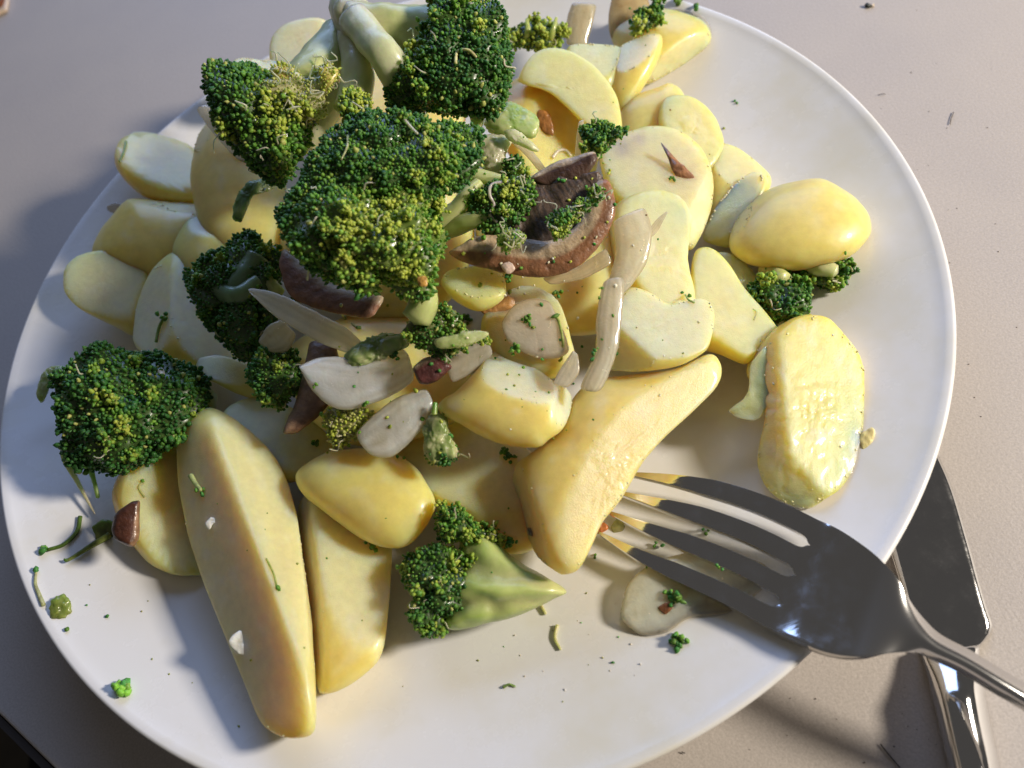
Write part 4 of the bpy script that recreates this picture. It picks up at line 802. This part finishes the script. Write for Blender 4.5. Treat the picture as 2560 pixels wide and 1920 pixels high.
flake_thing('white crumb on the upper edge of the dark left crown', [(340,798),(352,795),(358,812),(346,816)], 4, (.7,.7,.66), 'crumb', 'potato_crumb', 'crumb', 'white potato crumbs')
flake_thing('pinkish crumb below the big mushroom slice', [(1082,574),(1100,566),(1112,580),(1098,592)], 5, (.6,.45,.36), 'crumb', 'potato_crumb', 'crumb', 'white potato crumbs')
flake_thing('potato crumb beside the right edge of the mashed half', [(1860,940),(1885,922),(1888,945),(1868,975),(1858,965)], 5, (.8,.68,.3), 'crumb', 'potato_crumb', 'crumb', 'white potato crumbs')
flake_thing('reddish scrap under the sprig on the glassy onion', [(1422,1312),(1450,1300),(1452,1314),(1436,1326)], 3, (.16,.06,.02))
flake_thing('yellow green leaf crumb above the long thin onion strip', [(553,598),(570,588),(592,602),(614,628),(596,642),(575,622)], 6, (.36,.40,.14), 'stem', 'broccoli_scrap', 'broccoli scrap', 'broccoli threads and scraps')
flake_thing('greenish broken scrap left of the small mushroom chunk', [(200,1138),(225,1122),(246,1130),(248,1165),(215,1172),(205,1155)], 5, (.12,.15,.03), 'stem', 'broccoli_scrap', 'broccoli scrap', 'broccoli threads and scraps')
flake_thing('yellow green mashed scrap on the lower left rim', [(108,1308),(118,1292),(140,1284),(154,1300),(152,1325),(130,1340),(110,1336)], 7, (.20,.25,.05), 'stem', 'broccoli_scrap', 'broccoli scrap', 'broccoli threads and scraps', 8)
flake_thing('pale green scrap at the left of the fork tips', [(1320,1135),(1335,1122),(1350,1136),(1345,1150),(1326,1150)], 3, (.36,.36,.12), 'stem', 'broccoli_scrap', 'broccoli scrap', 'broccoli threads and scraps')

bud_thing('single round green bud alone on the lower left plate', 268, 1488, 16, 11, 2.2, spread=.95)
for lab, x, y, n, s in (('dark buds on the glassy onion seen below the fork', 1456, 1290, 26, 8), ('green buds on the plate just below the glassy onion', 1462, 1384, 26, 8),
    ('green buds at the top rim of the plate', 1465, 12, 4, 8), ('bud pair at the far right of the top rim', 1503, 17, 2, 8), ('green buds at the upper edge of the square chunk', 1115, 750, 10, 7), ('green buds hanging in front of the big wedge top', 1095, 985, 12, 7),
    ('green bud on the left end of the white onion slice', 797, 865, 2, 7), ('green bud on the front of the big mushroom slice', 1045, 515, 1, 8), ('buds on the right arm of the big mushroom slice', 1290, 430, 8, 7),
    ('buds along the middle of the big mushroom slice', 1225, 470, 12, 7), ('buds under the mushroom beside the crumbly nub', 1100, 600, 8, 6), ('dark buds left of the upright striped onion', 1200, 635, 9, 6),
    ('buds on the shorter wedge under the oval half', 805, 1185, 7, 8), ('bud tuft beside the brown flake on the round potato', 1452, 390, 4, 5), ('bud with a crumb on the onion left of the striped slice', 1284, 770, 5, 6),
    ('bud cluster on the browned onion left of the upright striped slice', 1140, 690, 12, 6), ('green buds on the right half of the bright white onion slice', 855, 770, 9, 6), ('bud cluster just above the long thin onion strip', 640, 650, 10, 6), ('buds scattered below the crumbly potato nub', 1010, 690, 12, 6), ('buds on the shaded potato under the mushroom tip', 680, 960, 8, 6),
    ('dark bud under the lower onion slice', 860, 993, 2, 6), ('buds in the hollow below the square chunk', 1100, 1170, 9, 7), ('tiny bud below the oval potato at the right rim', 1825, 545, 1, 5),
    ('tiny bud on the plate left of the wedge shadow', 233, 1332, 1, 6), ('tiny bud on the lower left rim', 146, 1360, 1, 6), ('tiny bud on the bottom plate', 1323, 1432, 1, 4), ('bud between the second and third fork tines', 1530, 1152, 4, 6),
    ('bud between the third and fourth fork tines', 1425, 1178, 3, 6), ('bud seen through the lower fork slot', 1552, 1222, 3, 5), ('dark speck beside the glassy onion', 1397, 1225, 1, 4), ('bud below the big wedge on the plate', 1285, 1203, 2, 5)):
    bud_thing(lab, x, y, n, s)
for lab, pts, r0, r1, col, b_, bn in (
    ('bud on a long thread on the long wedge', [(575,1208),(590,1240),(598,1272)], 2, 2, (.35,.4,.1), 8, 1),
    ('green thread on the topmost left potato half', [(273,308),(268,330),(260,350)], 2.2, 1.8, (.10,.17,.03), 0, 0),
    ('branched dark buds lying on the left plate', [(175,1118),(168,1150),(140,1178),(105,1190)], 4, 3.5, (.08,.14,.02), 9, 2),
    ('second bud stalk on the left plate near the mushroom chunk', [(240,1160),(205,1180),(165,1205),(148,1215)], 7, 3, (.18,.22,.05), 5, 1),
    ('thin pale stalk on the lower left rim with a bud', [(95,1310),(85,1285),(78,1262),(80,1235)], 4, 2, (.4,.4,.2), 7, 1),
    ('white curled thread on the little broccoli floret by the mushroom', [(1098,392),(1062,402),(1058,420),(1068,440),(1058,465),(1075,480)], 3.6, 3.2, (.62,.62,.42), 0, 0),
    ('white bent thread above the dark mushroom piece', [(1192,342),(1205,328),(1220,326),(1232,338)], 3.4, 3, (.62,.6,.4), 0, 0),
    ('pale rod lying on the top of the middle crown', [(870,258),(885,272),(905,292)], 4, 2.5, (.5,.55,.3), 0, 0),
    ('pale rod standing at the left of the middle crown', [(752,296),(748,318),(738,348)], 3.6, 1.8, (.42,.5,.14), 0, 0),
    ('pale threads on the top crown', [(985,135),(990,112),(1012,108),(1030,125)], 3.6, 3, (.58,.56,.26), 6, 2),
    ('bud on a hooked thread on the potato right of the whitish wedge', [(1500,655),(1488,650),(1480,638)], 2.2, 2, (.3,.38,.1), 6, 2),
    ('hanging bud thread left of the upright striped slice', [(1212,778),(1216,740),(1208,700),(1200,685)], 3, 3, (.32,.38,.1), 9, 1),
    ('pale thread on the bottom plate below the floret', [(1205,1352),(1200,1380),(1212,1405)], 4, 2.5, (.5,.5,.2), 0, 0),
    ('pale stub at the tip of the bottom floret stem', [(1170,1310),(1180,1328)], 4, 3, (.5,.5,.2), 0, 0),
    ('small green curl on the bottom plate', [(1088,1486),(1100,1480),(1114,1484)], 3, 2, (.12,.2,.04), 0, 0),
    ('green crumb cluster on the upper left face of the long wedge', [(418,1028),(428,1045),(440,1060)], 6, 4, (.34,.38,.14), 6, 3),
    ('bud thread on the left potato half', [(312,1075),(300,1055),(308,1042)], 2.4, 2, (.35,.36,.14), 5, 1),
    ('green sprig on the pale wedge right of the disc', [(340,740),(346,710),(358,685)], 3, 3, (.2,.28,.06), 6, 5),
    ('drooping threads below the middle crown', [(738,660),(745,690),(775,712)], 4, 3, (.4,.42,.2), 5, 3),
    ('thin stalk standing on the yellow wedge near the right crown', [(1628,692),(1634,676),(1626,668)], 1.6, 1.4, (.4,.45,.15), 0, 0),
    ('curled thread at the right rim sprig', [(1828,570),(1840,585),(1834,605)], 2.2, 1.6, (.4,.46,.16), 0, 0)):
    thread_thing(lab, pts, r0, r1, np.array(col), b_, bn)

# countless tiny flecks of bud and crumb over the heap and the plate
B = Bag(); B2 = Bag()
def flecks(bag, poly, n, smin, smax, cols):
    pts = np.array(poly, float); lo, hi = pts.min(0), pts.max(0); k = 0
    while k < n:
        x, y = lo + (hi - lo) * rs.random(2); inside = False; j = len(pts) - 1
        for i in range(len(pts)):
            if (pts[i][1] > y) != (pts[j][1] > y) and x < (pts[j][0] - pts[i][0]) * (y - pts[i][1]) / (pts[j][1] - pts[i][1]) + pts[i][0]: inside = not inside
            j = i
        if not inside: continue
        k += 1; p, nn, s = cast(x, y)
        if p[2] < .004: continue
        sz = rs.uniform(smin, smax) * s
        bag.add(*buds_geo((p + nn * sz * .2)[None], nz(nn * .2 + rs.normal(size=3))[None], np.array([sz]), np.array(cols[int(rs.integers(0, len(cols)))])[None], rs))
flecks(B, [(860,640),(1200,560),(1330,640),(1340,860),(1200,980),(900,1010),(700,960),(640,780)], 75, 1.4, 5.4, [DARK * 2, MID, YG * .7])
flecks(B, [(1000,380),(1330,330),(1330,560),(1000,600)], 50, 1.6, 5, [DARK * 2, MID, YG, (.5, .5, .3)])
flecks(B, [(400,960),(1250,980),(1200,1250),(700,1500),(500,1500)], 14, 1.4, 3, [DARK * 2, MID, YG * .7])
flecks(B, [(1100,120),(1600,80),(1680,700),(1400,800),(1340,420),(1120,300)], 16, 1.4, 3, [DARK * 2, MID, YG * .7, (.25, .12, .04)])
flecks(B, [(60,1180),(240,1200),(420,1300),(520,1600),(1300,1560),(1500,1420),(1250,1250),(1000,1400),(700,1560),(300,1480)], 18, 1.2, 2.6, [DARK * 3, YG * .6, (.3, .3, .1)])
flecks(B2, [(860,560),(1340,480),(1560,700),(1520,840),(1100,980),(960,760)], 36, 1.5, 4.0, [(.8, .76, .6), (.78, .7, .45)])
flecks(B2, [(1620,720),(1860,720),(1860,1000),(1700,1090)], 8, 1.5, 3.5, [(.84, .82, .66), (.8, .7, .4)])
flecks(B2, [(1120,1260),(1340,1200),(1400,1440),(1250,1560),(1080,1420)], 16, .8, 2.4, [(.66, .6, .5), (.6, .5, .36)])
tag(B.build('broccoli_flecks', M['bud'], at(1100, 800, .03)), 'tiny green and brown flecks of broccoli strewn over the food', 'crumbs', None, 'stuff')
tag(B2.build('potato_flecks', M['crumb'], at(1100, 800, .03)), 'tiny pale potato crumbs strewn over the food', 'crumbs', None, 'stuff')
# lint and specks on the table
def lint(label, pts, r_):
    P = np.array([at(x, y, .0004) for x, y in pts]); P = crom(P, 12, False); V, f = tube_geo(P, np.full(12, r_), 6)
    tag(mesh('lint_hair', V, f, M['lint'], None, P[0]), label, 'lint', 'dark lint on the table')
lint('dark lint hair on the table near the right edge', [(2052,268),(2055,255),(2060,242)], .00013)
lint('thin hair on the table right of the plate rim', [(1896,205),(1905,203),(1913,203)], .00009)
lint('long hair on the table at the bottom right beside the knife', [(1902,1607),(1920,1630),(1944,1658)], .00016)
lint('short hair on the table below the plate at the bottom right', [(1472,1624),(1480,1627)], .00012)
p, nn, s = cast(1872, 15); B = Bag(); B.add(*buds_geo(np.array([p + UP * s * 3]), IR[None], np.array([s * 6]), np.array([[.02, .025, .02]]), rs))
B.add(*buds_geo(np.array([p + IR * s * 9 + UP * s * 2]), IR[None], np.array([s * 4]), np.array([[.6, .5, .4]]), rs))
tag(B.build('crumb', M['crumb'], p), 'dark crumb on the bare table at the top right', 'crumb')
B = Bag()
for _ in range(55):
    x, y = (rs.uniform(1900, 2212), rs.uniform(0, 900)) if rs.random() < .6 else (rs.uniform(1500, 2212), rs.uniform(1450, 1659))
    p = at(x, y, .0001)
    if math.hypot(p[0], p[1]) < .137: continue
    sz = rs.uniform(.6, 1.6) * .00013; B.add(*buds_geo(p[None], nz(rs.normal(size=3))[None], np.array([sz]), np.array([[.12, .1, .09]]), rs))
tag(B.build('table_specks', M['crumb'], at(2050, 300, 0)), 'fine dark specks of dust on the table', 'dust', None, 'stuff')
